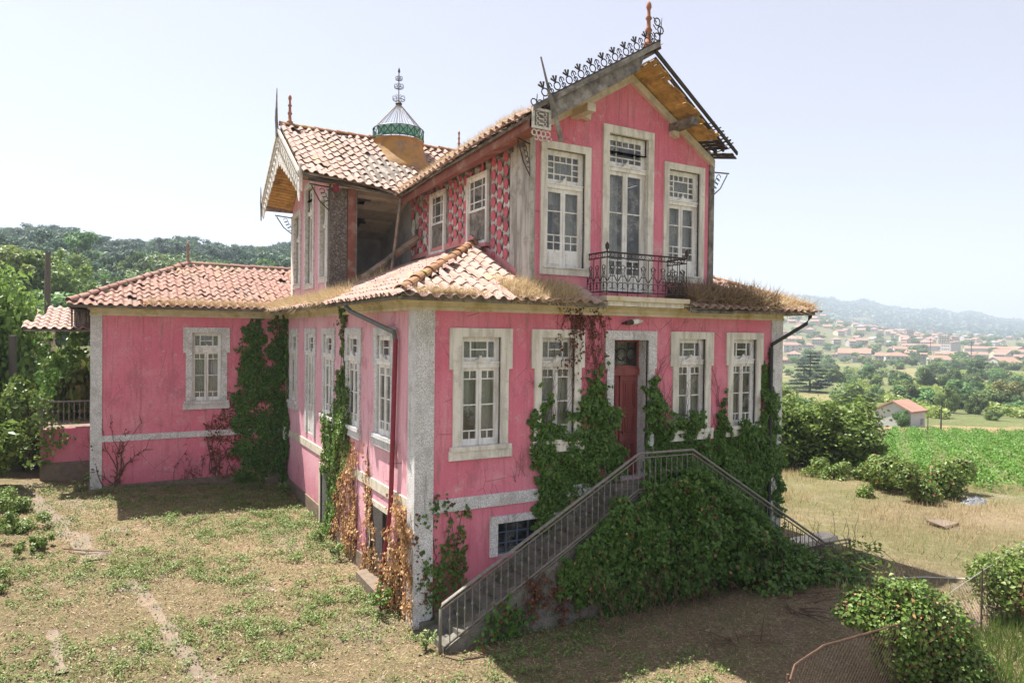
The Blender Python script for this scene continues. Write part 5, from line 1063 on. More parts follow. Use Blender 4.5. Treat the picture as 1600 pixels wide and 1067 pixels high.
ivy('low ivy patch with reddish leaves on the wall under the left stair flight', fSt, [(0.5, -2.2), (0.95, -1.92), (1.55, -1.78), (2.1, -1.9), (1.95, -2.3), (1.72, -2.75), (.6, -2.75)], 420, size=(.06, .11), depth=.25, stems=4, extra=('redleaf', .25))
bare('brown dead creeper hanging down the rough stone wall below the handrail', fSt, [(2.0, -1.45), (2.3, -1.35), (2.6, -1.3), (2.9, -1.6)], 1, 26, leaf=('redleaf', 420), ln=(.5, 1.2), down=True)
# left side wall
ivB = [(5.49, 4.15), (5.2, 4.2), (4.95, 4.0), (4.85, 2.76), (4.70, 2.08), (4.38, 1.28), (4.58, 0.43), (5.6, -1.0), (6.0, -2.2), (6.9, -2.3), (6.52, -0.96), (7.06, 0.25), (6.87, 1.01), (5.84, 1.68), (5.5, 2.1), (5.2, 2.72)]
ivy('light green creeper column climbing the left side wall up to the eave', fB, [(-a, b) for a, b in ivB], 900, 'ivylight', (.05, .10), .18, -.38, 6, extra=('ivy', .35))
brB = [[(5.37, 0.48), (4.6, .6), (3.64, 0.6), (3.89, -0.11), (3.7, -1.92), (4.2, -2.4), (5.9, -2.4), (6.0, -1.3)], [(3.31, -0.01), (3.0, 0.95), (2.95, .2), (2.6, -0.76), (2.25, -1.56), (2.4, -2.5), (3.3, -2.45), (3.25, -1.23)], [(0.85, -0.37), (0.70, .2), (0.55, -.3), (0.35, -.15), (0.14, -.35), (-.02, -.6), (-0.05, -1.81), (-0.05, -2.6), (1.42, -2.6), (1.75, -2.0), (1.2, -1.5), (0.95, -0.98)]]
for lab, p, d, dep in (('dried brown creeper strands between the basement doorways on the side wall', brB[0], 620, .16), ('thin dried brown creeper beside the open basement doorway', brB[1], 600, .12), ('thick tangle of dead brown creeper at the foot of the near corner', brB[2], 1300, .34)):
    ivy(lab, fB, [(-a, b) for a, b in p], d, 'deadleaf', (.04, .085), dep, -.26, 16, 'dead creepers on the side wall', 'dead_creeper')
ivy('sparse brown creeper leaves on the front face of the near corner pilaster', fA, [(-.03, -2.55), (-.03, -.2), (.12, -.15), (.18, -1.2), (.42, -2.55)], 230, 'redleaf', (.045, .08), .08, -.1, 5, 'dead creepers on the side wall', 'dead_creeper', extra=('ivy', .2))
# left wing wall
ivC = [(-1.61, 2.48), (-1.42, 3.3), (-1.3, 3.9), (-1.03, 4.15), (-.84, 3.9), (-.82, 2.9), (-.72, 2.2), (-.58, 2.6), (-.50, 3.4), (-.3, 4.15), (-0.04, 4.15), (-.04, -2.28), (-0.99, -2.2), (-1.59, -2.0), (-1.75, 0.46), (-1.65, 1.58)]
ivy('tall dark ivy covering the inner corner of the left wing wall', fC, ivC, 1700, size=(.05, .09), depth=.22, holes=-.40, stems=8)
ivy('dark ivy strip on the side wall in the inner corner', fB, [(-12.8, -2.1), (-12.8, 4.0), (-12.2, 3.9), (-12.0, 2.6), (-12.15, 1.2), (-11.9, 0), (-12.0, -2.1)], 1000, size=(.055, .10), depth=.18, holes=-.3, stems=3)
ivy('reddish brown withered creeper under the window of the left wing', fC, [(-2.72, 0.2), (-2.37, .64), (-2.0, 1.0), (-1.86, 1.5), (-1.6, 0.68), (-1.59, -1.77), (-2.6, -1.75), (-2.5, -0.8), (-2.63, -0.39)], 900, 'redleaf', (.035, .07), .05, .0, 10, 'withered creepers on the left wing', 'dead_creeper')
bare('bare branching creeper with red leaves near the far left pilaster', fC, [(-5.3, -1.7), (-5.2, -1.7)], 1, 9, leaf=('redleaf', 110), ln=(1.4, 2.7), r=.02, group='withered creepers on the left wing')
bare('thin bare creeper stems on the left wing wall between the two red creepers', fC, [(-3.4, -1.7), (-2.9, -1.7)], 1, 8, leaf=('redleaf', 60), ln=(.6, 1.7), group='withered creepers on the left wing')
# bare stems over the door and windows
bare('mass of brown bare stems hanging from the cornice left of the front door', fA, [(3.7, 4.15), (4.0, 4.15), (4.3, 4.15), (4.5, 4.1), (4.0, 4.0)], 1, 46, leaf=('redleaf', 520), ln=(.4, 2.2), down=True, r=.008)
bare('fine bare creeper stems rising over the wall between the second window and the door', fA, [(3.0, 1.2), (3.5, 1.6), (4.3, 2.2), (4.55, 2.5)], 1, 22, ln=(.6, 1.9), r=.006)
bare('fine bare creeper stems rising over the wall right of the door', fA, [(6.3, 2.1), (6.6, 1.5), (7.4, 1.2), (8.2, .9), (8.6, 1.6)], 1, 26, ln=(.8, 2.6), r=.006)
bare('thin curling stems under the first window of the front wall', fA, [(2.0, -.3), (2.3, .2), (2.45, .3)], 1, 7, ln=(.3, .8), r=.005)
# dry grass on roofs and gutters
def roofgrass(label, n, fn, size, mat='straw', lean=.6, out=(0, 0, 0), asp=.02):
    P = fn(n); o = link('roof_grass', leafmesh('roof grass', P, rng.normal(size=P.shape), rng.uniform(*size, len(P)), mat, asp, tdir=np.array([0, 0, 1.3])+np.array(out), tj=lean, blade=True)); tag(o, label, 'dry grass', kind='stuff')
U_ = lambda a, b, n: rng.uniform(a, b, n)
def cl(n, a, b, k=.9):      # clumped positions along a line
    c_ = rng.uniform(a, b, max(6, n//170)); return np.clip(c_[rng.integers(0, len(c_), n)]+rng.normal(size=n)*k*.3, a, b)
roofgrass('dry yellow grass growing along the gutter of the left side wall', 7500, lambda n: (lambda y, t: np.column_stack([-OE-.05+t, y, ZE+.05+.46*t]))(cl(n, 3.8, 12.4, .7), rng.beta(1.1, 2.8, n)*.9), (.06, .42), out=(-1.0, 0, -.55), lean=.7, asp=.026)
roofgrass('dry grass tufts at the foot of the torn open upper wall', 1500, lambda n: (lambda y, x: np.column_stack([x, y, ZE+.46*(x+OE)+.03]))(U_(6.2, 7.45, n), U_(-.3, 1.6, n)), (.10, .40), asp=.026)
roofgrass('dry grass tuft on the front eave below the gable wall corner', 4500, lambda n: (lambda x, y: np.column_stack([x, y, zA(y)+.03]))(cl(n, 1.9, 3.6, .6), U_(-.72, .1, n)), (.12, .42), out=(0, -.6, -.2), lean=.7, asp=.026)
roofgrass('dry grass along the front gutter near the corner', 1500, lambda n: (lambda x: np.column_stack([x, U_(-.7, -.55, n), np.full(n, ZE+.08)]))(cl(n, -.3, 2.2)), (.10, .28), out=(0, -.7, -.6), lean=.6)
roofgrass('thick brown dead weeds growing on the roof right of the balcony', 5500, lambda n: (lambda x, y: np.column_stack([x, y, ZE+.46*(y+OE)*.6+.05+.25*rng.random(n)]))(cl(n, 6.95, 9.9, .8), U_(-.72, .15, n)), (.08, .60), 'strawdull', 1.0, (0, -.45, -.1), asp=.022)
roofgrass('pale dry grass spilling over the far right eave', 3500, lambda n: (lambda x, y: np.column_stack([x, y, ZE+.46*np.clip(y+OE, 0, 1)*.6+.05]))(cl(n, 8.9, 11.3, 1.), U_(-.7, .4, n)), (.14, .5), 'straw', .9, (.1, -.6, -.3), asp=.024)
roofgrass('dry thatch like grass along the eave of the tile hung wall', 9000, lambda n: (lambda y, t: np.column_stack([1.98+t, y, zL(1.98)+.61*t-.36*np.clip(y/6.5, 0, 1)**1.2+.06]))(U_(-.7, 6.7, n), rng.beta(1, 3, n)*.5), (.08, .26), out=(-.9, 0, -.35), lean=.6)
roofgrass('dry grass in the gutter of the left wing', 6000, lambda n: (lambda x, t: np.column_stack([x, yc0-.04+t, EC+.05+.46*t]))(np.where(rng.random(n) < .5, cl(n, -4.4, -.1), U_(-3.9, -.0, n)), rng.beta(1.2, 2.5, n)*.5), (.08, .26), out=(0, -.8, -.3), lean=.6)
P = np.column_stack([cl(700, -4.6, -2.2, .7), U_(yc0-.05, yc0+.25, 700), np.full(700, EC+.08)]); o = link('roof_weeds', leafmesh('roof weeds', P+rng.normal(size=P.shape)*.03, rng.normal(size=P.shape)+[0, 0, .6], U_(.04, .09, 700), 'deadleaf', .7)); tag(o, 'orange brown dead weeds on the left wing eave', 'weeds', kind='stuff')
# ------------------------------------------------------------------ trees
def joinany(name, mes):
    mats = []; V = []; I = []; MI = []; off = 0
    for me in mes:
        nv = len(me.vertices); c = np.empty(nv*3); me.vertices.foreach_get('co', c); V.append(c); me.calc_loop_triangles()
        t = np.empty(len(me.loop_triangles)*3, np.int32); me.loop_triangles.foreach_get('vertices', t); I.append(t+off); off += nv
        if me.materials[0] not in mats: mats.append(me.materials[0])
        MI.append(np.full(len(t)//3, mats.index(me.materials[0]), np.int32))
    I = np.concatenate(I); out = bpy.data.meshes.new(name); out.vertices.add(off); out.vertices.foreach_set('co', np.concatenate(V)); out.loops.add(len(I)); out.loops.foreach_set('vertex_index', I)
    out.polygons.add(len(I)//3); out.polygons.foreach_set('loop_start', (np.arange(len(I)//3)*3).astype(np.int32))
    for m in mats: out.materials.append(m)
    out.polygons.foreach_set('material_index', np.concatenate(MI)); out.update(calc_edges=True); return out
def trunk_mesh(h, r, limbs, lean=.06, seed=0, zt=.55, n=7):
    g = random.Random(seed); mb = MB(); p = [V3((0, 0, -.04))]
    for k in range(6): p.append(V3((p[-1].x+g.uniform(-lean, lean)*h*.3, p[-1].y+g.uniform(-lean, lean)*h*.3, h*(k+1)/6)))
    mb.tube(p, [r*(1.25 if i == 0 else 1-.8*i/6) for i in range(7)], 'bark', n)
    for k in range(limbs):
        t = g.uniform(.35, .95); i = int(t*6); b = p[i]; a = g.uniform(0, 6.28); L = h*g.uniform(.3, .6)
        q = [b, b+V3((math.cos(a)*L*.5, math.sin(a)*L*.5, L*.35)), b+V3((math.cos(a)*L*.85, math.sin(a)*L*.85, L*.8))]; mb.tube(q, [r*.45, r*.28, r*.06], 'bark', 5)
    return mb.mesh('trunk')
def crown_round(nl, ls, mat, seed, z0=.25, nb=16, wide=.5, extra=None):
    """unit tree: height 1, crown radius .5"""
    bl = subblobs((0, 0, (1+z0)/2), (wide*.78, wide*.78, (1-z0)/2*.8), nb, .48, 1., seed); P, N = blobs(nl, bl, .6)
    mes = [leafmesh('crown', P, N, rng.uniform(ls*.6, ls*1.3, len(P)), mat, .75, .15)]
    return mes[0]
def crown_pine(nl, ls, mat, seed, z0=.5):
    g = np.random.default_rng(seed); bl = []
    for k in range(13):
        z = g.uniform(z0, .97); w = .34*(1.08-abs((z-z0)/(1-z0)-.45)**1.5); a = g.uniform(0, 6.28); r = g.uniform(.0, w); bl.append((np.array([math.cos(a)*r, math.sin(a)*r, z]), np.array([.15, .15, .075])*g.uniform(.8, 1.25)))
    P, N = blobs(nl, bl, .8); return leafmesh('crown', P, N, rng.uniform(ls*.6, ls*1.3, len(P)), mat, .45, .1)
def crown_cedar(nl, ls, mat, seed):
    g = np.random.default_rng(seed); bl = []
    for k in range(11):
        z = .13+.08*k; w = .52*(1-z)**.75
        for q in range(7 if z < .7 else 4):
            a = g.uniform(0, 6.28); r = w*g.uniform(.35, 1.); bl.append((np.array([math.cos(a)*r, math.sin(a)*r, z-.05*r/.5]), np.array([.13, .13, .026])*g.uniform(.7, 1.2)*(1.2-z*.6)))
    P, N = blobs(nl, bl, .9); return leafmesh('crown', P, N, rng.uniform(ls*.6, ls*1.3, len(P)), mat, .4, .1)
def tree(name, label, x, y, h, w, crown, trunk, cat='tree', rz=None, group=None, sink=.05):
    t = thing(name, label, cat, (x, y, hz(x, y)-sink), 0, group); S = Matrix.Translation((x, y, hz(x, y)-sink)) @ Matrix.Rotation(random.uniform(0, 6.28) if rz is None else rz, 4, 'Z') @ Matrix.Diagonal((w, w, h, 1))
    if trunk: link('trunk', trunk, t, S)
    link('crown', crown, t, S, kind='stuff'); return t
TR = [trunk_mesh(.8, .035, 6, .1, s) for s in range(3)]; TRs = [trunk_mesh(.6, .03, 7, .3, s) for s in range(5, 8)]
RB = [crown_round(6500, .052, 'treeleaf', s, .08, 11) for s in (1, 2, 3)]; RD = [crown_round(6500, .05, 'treeleaf', s, -.12, 10) for s in (4, 5, 6)]; RL = crown_round(14000, .04, 'treelight', 9, .05, 22); TRL = trunk_mesh(.55, .02, 3, .1, 4)
# left: trees near the porch
tree('leafy_tree', 'light green young tree standing beside the grey post left of the porch', -9.3, 20.3, 7.4, 4.4, crown_round(7000, .042, 'treelight', 12, .02, 26), TRs[0])
for k, (x, y, h, w, lab) in enumerate(((-17.2, 77, 11, 13, 'big light green tree behind the neighbour house, at the left edge'), (-12.5, 79, 10, 11, 'big light green tree behind the dark wooden pole'), (-4.5, 92, 8, 10, 'rounded green tree just above the left corner of the left wing roof'), (3, 100, 7.5, 10, 'rounded green tree behind the hip of the left wing roof'), (11, 108, 7.5, 11, 'broad green tree behind the finial of the left wing roof'), (-9, 60, 6.5, 9, 'dark green tree right behind the neighbour roof'))):
    tree('broadleaf_tree', lab, x, y, h, w, (RL if k < 2 else RB[k % 3]), TRL if k < 2 else TR[k % 3])
for k, (x, y, h, w, lab) in enumerate(((-9.3, 13.6, 2.7, 3.2, 'sunlit leafy hedge bush left of the porch railing'), (-8.2, 16.6, 3.6, 2.4, 'tall green shrub around the grey post'), (-6.7, 17.6, 5.0, 2.6, 'dense green shrub filling the porch under its tiled roof'), (-10.3, 17.0, 4.6, 3.4, 'green bush at the left edge behind the grey post'), (-7.3, 21.5, 4.6, 2.6, 'sunlit bush behind the porch roof'))):
    tree('shrub', lab, x, y, h, w, crown_round(4200, .07, 'bushleaf', 20+k, -.05, 14), TRs[k % 3], 'bush')
tree('shrub', 'large shrub just outside the yard at the left edge', -9.0, 6.9, 3.6, 2.2, crown_round(2600, .08, 'bushleaf', 31, .0), TRs[1], 'bush')
def roughbush(name, label, x, y, r, h, n, mats, sz=(.04, .10)):
    t = thing(name, label, 'bush', (x, y, hz(x, y))); g = np.random.default_rng(int(n)); bl = [((g.normal()*r*.45, g.normal()*r*.6, g.uniform(.05, .6)*h), np.array([.3, .3, .3*h/r])*r*g.uniform(.5, 1.2)) for k in range(16)]; mes = []
    for m, f in mats:
        P, N = blobs(int(n*f), bl, .9); P[:, 2] = np.abs(P[:, 2]); mes.append(leafmesh('f', P, N, rng.uniform(*sz, len(P)), m, .7, .12))
    link('foliage', joinmeshes('foliage', mes), t, Matrix.Translation((x, y, hz(x, y))), kind='stuff')
for x, y, r, h, n, lab in ((-8.2, 11.2, 1.0, .8, 3001, 'unkempt yellow green bush at the left edge of the yard, the farther one'), (-7.9, 8.9, .9, .7, 2702, 'unkempt low bush at the left edge of the yard, the nearer one'), (-7.9, 5.2, .7, .5, 1803, 'low weeds in the shade at the lower left edge'), (-7.0, 7.6, .3, .4, 800, 'small dark green weed clump beside the worn path')):
    roughbush('low_bush', lab, x, y, r, h, n, (('bushleaf', .6), ('weed', .5), ('ivylight', .2)))
for x, y, r, h, n, lab in ((21.3, 2.6, 1.9, 2.0, 12001, 'scruffy bramble bush in front of the vineyard'), (23.6, 4.8, 1.5, 1.5, 6002, 'small bramble bush between the big bushes and the vineyard'), (22.6, 7.0, 1.4, 1.0, 4003, 'low scrub at the foot of the big bushes')):
    roughbush('bramble_bush', lab, x, y, r, h, n, (('bushleaf', .8), ('ivylight', .3), ('redleaf', .06)), (.06, .17))
def sprig(label, x, y, h, n, mat='ivylight', sz=(.10, .2)):
    t = thing('young_plant', label, 'plant', (x, y, hz(x, y))); mb = MB(); P = []
    for k in range(5):
        a = random.uniform(0, 6.28); l = h*random.uniform(.6, 1); p = [(0, 0, 0), (math.cos(a)*l*.2, math.sin(a)*l*.2, l*.6), (math.cos(a)*l*.45, math.sin(a)*l*.45, l)]; mb.tube(p, [.012, .008, .004], 'stem', 4)
        for q in range(n//5): s = random.uniform(.3, 1); P.append((p[2][0]*s+random.gauss(0, .05), p[2][1]*s+random.gauss(0, .05), l*s))
    M = Matrix.Translation((x, y, hz(x, y))); part('stem', mb, t, M=M); P = np.array(P); link('foliage', leafmesh('foliage', P, rng.normal(size=P.shape)*.5+[0, -.2, 1], rng.uniform(*sz, len(P)), mat, .6), t, M, kind='stuff')
sprig('young pale green plant growing at the foot of the left wing ivy', -1.0, 11.6, 1.0, 70); sprig('small green plant at the base of the inner corner', -.35, 10.9, .45, 40); sprig('weeds at the foot of the far left pilaster', -6.3, 12.5, .6, 60, 'weed', (.06, .13)); sprig('green weed clump under the basement doorway nearest the corner', -.35, 1.0, .7, 80, 'ivy', (.07, .13)); sprig('leafy weeds at the foot of the left stair post', -.15, -1.0, .35, 60, 'weed', (.06, .12)); sprig('leafy weeds beside the side wall below the dead creeper', -.45, 4.4, .45, 70, 'weed', (.07, .14)); sprig('leafy weeds beside the middle of the side wall', -.4, 5.9, .4, 60, 'weed', (.07, .14))
# right: bushes beyond the stairs
for k, (x, y, h, w, lab) in enumerate(((23.9, 11.4, 4.2, 5.2, 'big sunlit bush right beside the far corner of the house'), (26.8, 9.4, 4.2, 6.0, 'big sunlit bush at the end of the dry meadow'), (26.5, 13.0, 4.9, 5.0, 'tall bush rising behind the two big bushes'))):
    tree('big_bush', lab, x, y, h, w, crown_round(12000, .04, 'bushleaf', 50+k, -.15, 24), TRs[k % 3], 'bush')
# overgrown fence end and fence in the foreground
ob = thing('overgrown_bush', 'creeper covered bush hiding the end of the wire fence in the right foreground', 'bush', (6.9, -6.05, hz(6.9, -6.05))); L0 = np.array([6.9, -6.05, hz(6.9, -6.05)])
bl_ = [((0, 0, .55), (.75, .55, .6)), ((-.15, .1, 1.05), (.8, .6, .42)), ((.55, -.3, .75), (.5, .45, .7)), ((-.75, .45, 1.15), (.5, .4, .22)), ((-.5, .5, 1.35), (.45, .4, .2)), ((.2, .1, 1.45), (.5, .4, .22)), ((.75, -.5, .3), (.6, .5, .4)), ((-.1, .25, 1.55), (.3, .3, .16))]
mes = []
for mat, nl, s in (('bushleaf', 7000, (.045, .10)), ('ivylight', 3200, (.045, .10)), ('redleaf', 900, (.04, .08)), ('ivy', 3000, (.05, .10)), ('deadleaf', 500, (.04, .08))):
    P, N = blobs(nl, bl_, .55); mes.append(leafmesh('f', P, N, rng.uniform(*s, len(P)), mat, .75, .12))
link('foliage', joinmeshes('foliage', mes), ob, Matrix.Translation(L0), kind='stuff')
sm = MB()
for k in range(26):
    a = random.uniform(0, 6.28); p = [V3((random.uniform(-.5, .5), random.uniform(-.3, .3), 0))]
    for q in range(8): p.append(p[-1]+V3((math.cos(a)*.07+random.gauss(0, .06), math.sin(a)*.07+random.gauss(0, .06), random.uniform(.08, .26))))
    sm.tube(p, [.012*(1-.8*i/9) for i in range(9)], 'stem', 4)
for k in range(5):      # long arching shoots
    p = [V3((-.3+.15*k, .2, 1.4)), V3((-.4+.2*k, .5, 1.85)), V3((-.55+.3*k, 1.0, 1.95)), V3((-.6+.4*k, 1.5, 1.75))]; sm.tube(p, [.009, .007, .005, .003], 'stem', 4)
part('stem', sm, ob, M=Matrix.Translation(L0), kind='stuff')
P = []
for k in range(5):
    for q in range(26): t = random.random(); P.append((-.35+.17*k-.25*t+.25*k*t*.6+random.gauss(0, .05), .3+1.2*t+random.gauss(0, .05), 1.6+.4*math.sin(t*2.4)+random.gauss(0, .05)))
P = np.array(P); link('foliage', leafmesh('foliage', P, rng.normal(size=P.shape)*.5+[0, 0, 1], rng.uniform(.06, .12, len(P)), 'bushleaf', .75), ob, Matrix.Translation(L0), kind='stuff')
rb = thing('shrub', 'green and brown shrub behind the wire fence at the right edge', 'bush', (11.5, -5.5, hz(11.5, -5.5))); L1 = np.array([11.5, -5.5, hz(11.5, -5.5)]); mes = []
for mat, nl, s, bb in (('bushleaf', 3400, (.06, .12), [((0, 0, .7), (.9, .7, .7)), ((.6, -.2, 1.), (.8, .6, .6)), ((-.5, .2, 1.), (.45, .4, .4))]), ('deadleaf', 900, (.05, .1), [((.1, -.2, .55), (.5, .5, .45))]), ('redleaf', 600, (.05, .1), [((.3, -.3, .5), (.6, .5, .5))])):
    P, N = blobs(nl, bb, .6); mes.append(leafmesh('f', P, N, rng.uniform(*s, len(P)), mat, .75, .12))
link('foliage', joinmeshes('foliage', mes), rb, Matrix.Translation(L1), kind='stuff')
def netting(mb, pts, h, sp, r=.0022):
    """chain link net hung along a ground polyline with top heights h"""
    seg = [0]; 
    for a, b in zip(pts, pts[1:]): seg.append(seg[-1]+math.hypot(b[0]-a[0], b[1]-a[1]))
    L = seg[-1]
    def at(u, t):
        x = np.interp(u, seg, [p[0] for p in pts]); y = np.interp(u, seg, [p[1] for p in pts]); hh = np.interp(u, seg, h); z = hz(x, y); return (x, y, z+hh*t)
    H_ = max(h); n = int((L+H_)/sp)
    for sgn in (1, -1):
        for k in range(n):
            u0 = -H_+k*sp if sgn > 0 else k*sp; path = []
            for q in range(9):
                t = q/8; u = u0+sgn*H_*t
                if 0 <= u <= L: path.append(at(u, t))
            if len(path) > 1: mb.tube(path, r, 'rust', 3, False)
    return at, L
f1 = thing('wire_fence', 'sagging chain link fence with a vine wrapped top wire in the foreground', 'fence', (3.2, -6.7, G0)); mb = MB(); pts = [(2.2, -7.1), (3.0, -6.7), (3.9, -6.5), (6.4, -6.2)]; at_, L = netting(mb, pts, [1.05, 1.42, 1.42, 1.15], .12, .0026); part('mesh', mb, f1, M=Matrix.Identity(4), kind='stuff')
part('top_wire', MB().tube([tuple(V3(at_(L*i/24, 1))+V3((0, 0, random.gauss(0, .004)))) for i in range(25)], .016, 'stem', 5), f1, M=Matrix.Identity(4)); part('post', MB().tube([(2.72, -6.82, G0), (2.74, -6.8, -1.16)], .02, 'stem', 6), f1, M=Matrix.Identity(4))
f2 = thing('wire_fence', 'chain link fence with a thin dark post by the shrub at the right edge', 'fence', (9.5, -5.7, G0)); mb = MB(); pts = [(7.4, -6.0), (10.2, -5.6), (13.5, -5.0)]; at_, L = netting(mb, pts, [1.1, 1.25, 1.25], .11); part('mesh', mb, f2, M=Matrix.Identity(4), kind='stuff')
part('top_wire', MB().tube([at_(L*i/12, 1) for i in range(13)], .008, 'wire', 5), f2, M=Matrix.Identity(4)); part('post', MB().tube([(10.2, -5.6, G0), (10.2, -5.6, G0+1.3)], .02, 'rust', 6), f2, M=Matrix.Identity(4))
# ------------------------------------------------------------------ loose things round the house
def stick(name, label, cat, pts, r, m): o = part(name, MB().tube(pts, r, m, 7), None); return tag(o, label, cat)
stick('flagpole', 'bare flagpole leaning across the left end of the front gable', 'flagpole', [(2.28, -.95, 9.12), (2.52, -.93, 8.4), (2.56, -.92, 8.3), (2.85, -.88, 7.5)], [.018, .03, .05, .055], 'rotwood')
stick('fallen_beam', 'fallen charred beam lying slanted across the torn open upper room', 'beam', [(1.04, 6.95, 5.06), (1.9, 6.95, 5.70), (2.76, 6.9, 6.36)], [.09, .11, .13], 'beam'); stick('prop_pole', 'thin wooden pole propping the sagging eave over the torn open room', 'pole', [(2.11, 6.7, 7.55), (2.0, 6.75, 6.4), (1.83, 6.75, 5.1)], .045, 'beam')
stick('wooden_stick', 'dark stick lying on the tiles of the left wing roof', 'stick', [(-1.55, 13.75, 5.02), (-1.0, 12.75, 4.55)], .03, 'rotwood')
stick('broken_gutter', 'dark broken gutter piece sticking up from the far right roof', 'gutter', [(9.55, .35, 4.5), (10.05, .35, 4.82)], .07, 'blackpipe'); stick('broken_gutter', 'longer broken gutter lying level on the far right roof', 'gutter', [(9.7, .4, 4.55), (11.0, .3, 4.62)], .05, 'gutter')
stick('garden_hose', 'thin white hose lying across the dry ground on the right', 'hose', [(x, y, hz(x, y)+.03+.02*math.sin(x*7)) for x, y in ((9.9, -1.9), (10.8, -2.4), (11.6, -2.9), (12.4, -3.2), (13.2, -3.75), (14.5, -4.3), (16, -4.6))], .016, 'hose')
o = part('stone_slab', MB().b(17.6, 18.5, -.95, -.35, hz(18, -.6)+.0, hz(18, -.6)+.09, 'concrete', .06), None); tag(o, 'broken concrete slab lying in the dry grass', 'slab')
def heap(n, name, label, cat, x, y, w, h, m):
    mb = MB(); K = 9; V = [[(x+w*(i/K-.5), y+w*.5*(j/K-.5), hz(x, y)-.05+h*max(0, 1-((i/K-.5)**2+(j/K-.5)**2)*4)*(.6+.8*abs(mnoise.noise(V3((i*.6, j*.6, n)))))) for j in range(K+1)] for i in range(K+1)]
    for i in range(K):
        for j in range(K): mb.poly([V[i][j], V[i+1][j], V[i+1][j+1], V[i][j+1]], m)
    tag(part(name, mb, None), label, cat)
heap(3, 'tarpaulin', 'crumpled grey blue tarpaulin at the edge of the vineyard', 'tarpaulin', 22.4, .6, 1.5, .3, 'tarp')
for k, (x, y, lab) in enumerate(((7.6, -3.3, 'dead branch lying in the shade before the stairs, nearest the fence'), (8.4, -2.7, 'dead branch lying close to the right end of the ivy mound'), (5.2, -3.4, 'dead branch lying in front of the ivy mound'))):
    mb = MB()
    for q in range(9):
        a = random.uniform(0, 6.28); l = random.uniform(.4, 1.1); b = V3((random.gauss(0, .2), random.gauss(0, .2), .03)); d = V3((math.cos(a), math.sin(a), .12)); mb.tube([b, b+d*l*.5+V3((0, 0, .04)), b+d*l], [.014, .010, .003], 'strawdull' if False else 'stem', 4); mb.tube([b+d*l*.5, b+d*l*.5+V3((math.cos(a+.7), math.sin(a+.7), .2))*l*.35], [.007, .002], 'stem', 3)
    t = part('dead_branch', mb, None, M=Matrix.Translation((x, y, hz(x, y)))); tag(t, lab, 'branch')
stick('twig', 'long dark twig lying on the yard near the worn path', 'twig', [(-6.4, 7.2, hz(-6.4, 7.2)+.05), (-5.9, 6.8, hz(-5.9, 6.8)+.08), (-5.4, 6.7, hz(-5.4, 6.7)+.05)], [.02, .016, .008], 'stem')
# porch behind the left wing (part of the house)
pf = MB().b(-7.5, XC, 14.2, 14.5, -1.0, .12, 'plaster').b(-7.5, XC, 14.17, 14.2, -2.4, -.98, 'concrete'); pw = part('porch', pf, house); part('floor', MB().b(-7.5, XC, 14.5, 18.5, -.1, .12, 'concrete'), pw)
pr = MB().tube([(-7.45, 14.3, 1.02), (XC, 14.3, 1.02)], .035, 'greyiron').tube([(-7.45, 14.3, .28), (XC, 14.3, .28)], .03, 'greyiron').b(-7.55, -7.42, 14.24, 14.36, .1, 1.12, 'greyiron'); pr_ = part('porch_railing', pr, pw)
for i in range(9): link('baluster', bme, pr_, Matrix.Translation((-7.3+i*.15, 14.3, 1.08)) @ Matrix.Diagonal((1.8, 1.8, .95, 1)))
pd = part('porch_roof', MB().prism([(-7.95, 14.05, 3.36), (XC-.02, 14.05, 3.36), (XC-.02, 16.4, 4.1), (-7.3, 16.4, 4.1)], (0, 0, .06), 'rotwood'), pw)
pt = []; sp_ = V3((0, 1, .315)).normalized()
for j in range(7):
    for i in range(7):
        P = V3((-7.85+i*.27, 14.0, 3.43))+sp_*(.365*j)
        if P.x < -7.95+.28*(P.y-14): continue
        M = Matrix.Identity(4); nn = V3((1, 0, 0)).cross(sp_)
        for q in range(3): M[q][0] = (1, 0, 0)[q]; M[q][1] = sp_[q]; M[q][2] = nn[q]; M[q][3] = P[q]
        pt.append((TM['tile'], M))
joined('roof_tiles', pt, pd)
for i in range(7): link('slat', unitbox('rotwood'), pw, boardM((XC-.6+.09*i, 14.15, 3.46), (XC-.6+.09*i, 14.15, 4.15), .06, .02, (0, -1, 0)))
ivy('ivy hanging over the porch wall and railing', Fr((0, 14.15, 0), (1, 0, 0), (0, -1, 0)), [(-7.9, -1.0), (-7.9, 1.6), (-7.3, 1.2), (-7.1, .4), (-6.6, .25), (-6.3, -.1), (-6.9, -.5), (-7.2, -1.1)], 260, 'bushleaf', (.07, .13), .3, -.3, 3)
ivy('dark leafy creeper curtain hanging from the porch roof', Fr((0, 15.2, 0), (1, 0, 0), (0, -1, 0)), [(-7.7, .8), (-7.6, 3.3), (-6.0, 3.4), (-6.0, 2.6), (-6.6, 2.3), (-6.9, 1.4), (-7.2, .9)], 240, 'ivy', (.09, .16), .5, -.25, 3)
tag(part('timber_post', MB().b(-8.72, -8.5, 17.6, 17.8, -1.6, 3.2, 'pole', .02), None), 'thick grey post standing in the greenery left of the porch', 'post')
tag(part('utility_pole', MB().tube([(-8.8, 32.9, -.4), (-8.75, 32.9, 7.7)], [.2, .13], 'pole', 8), None), 'dark wooden utility pole in front of the neighbour roof', 'pole')
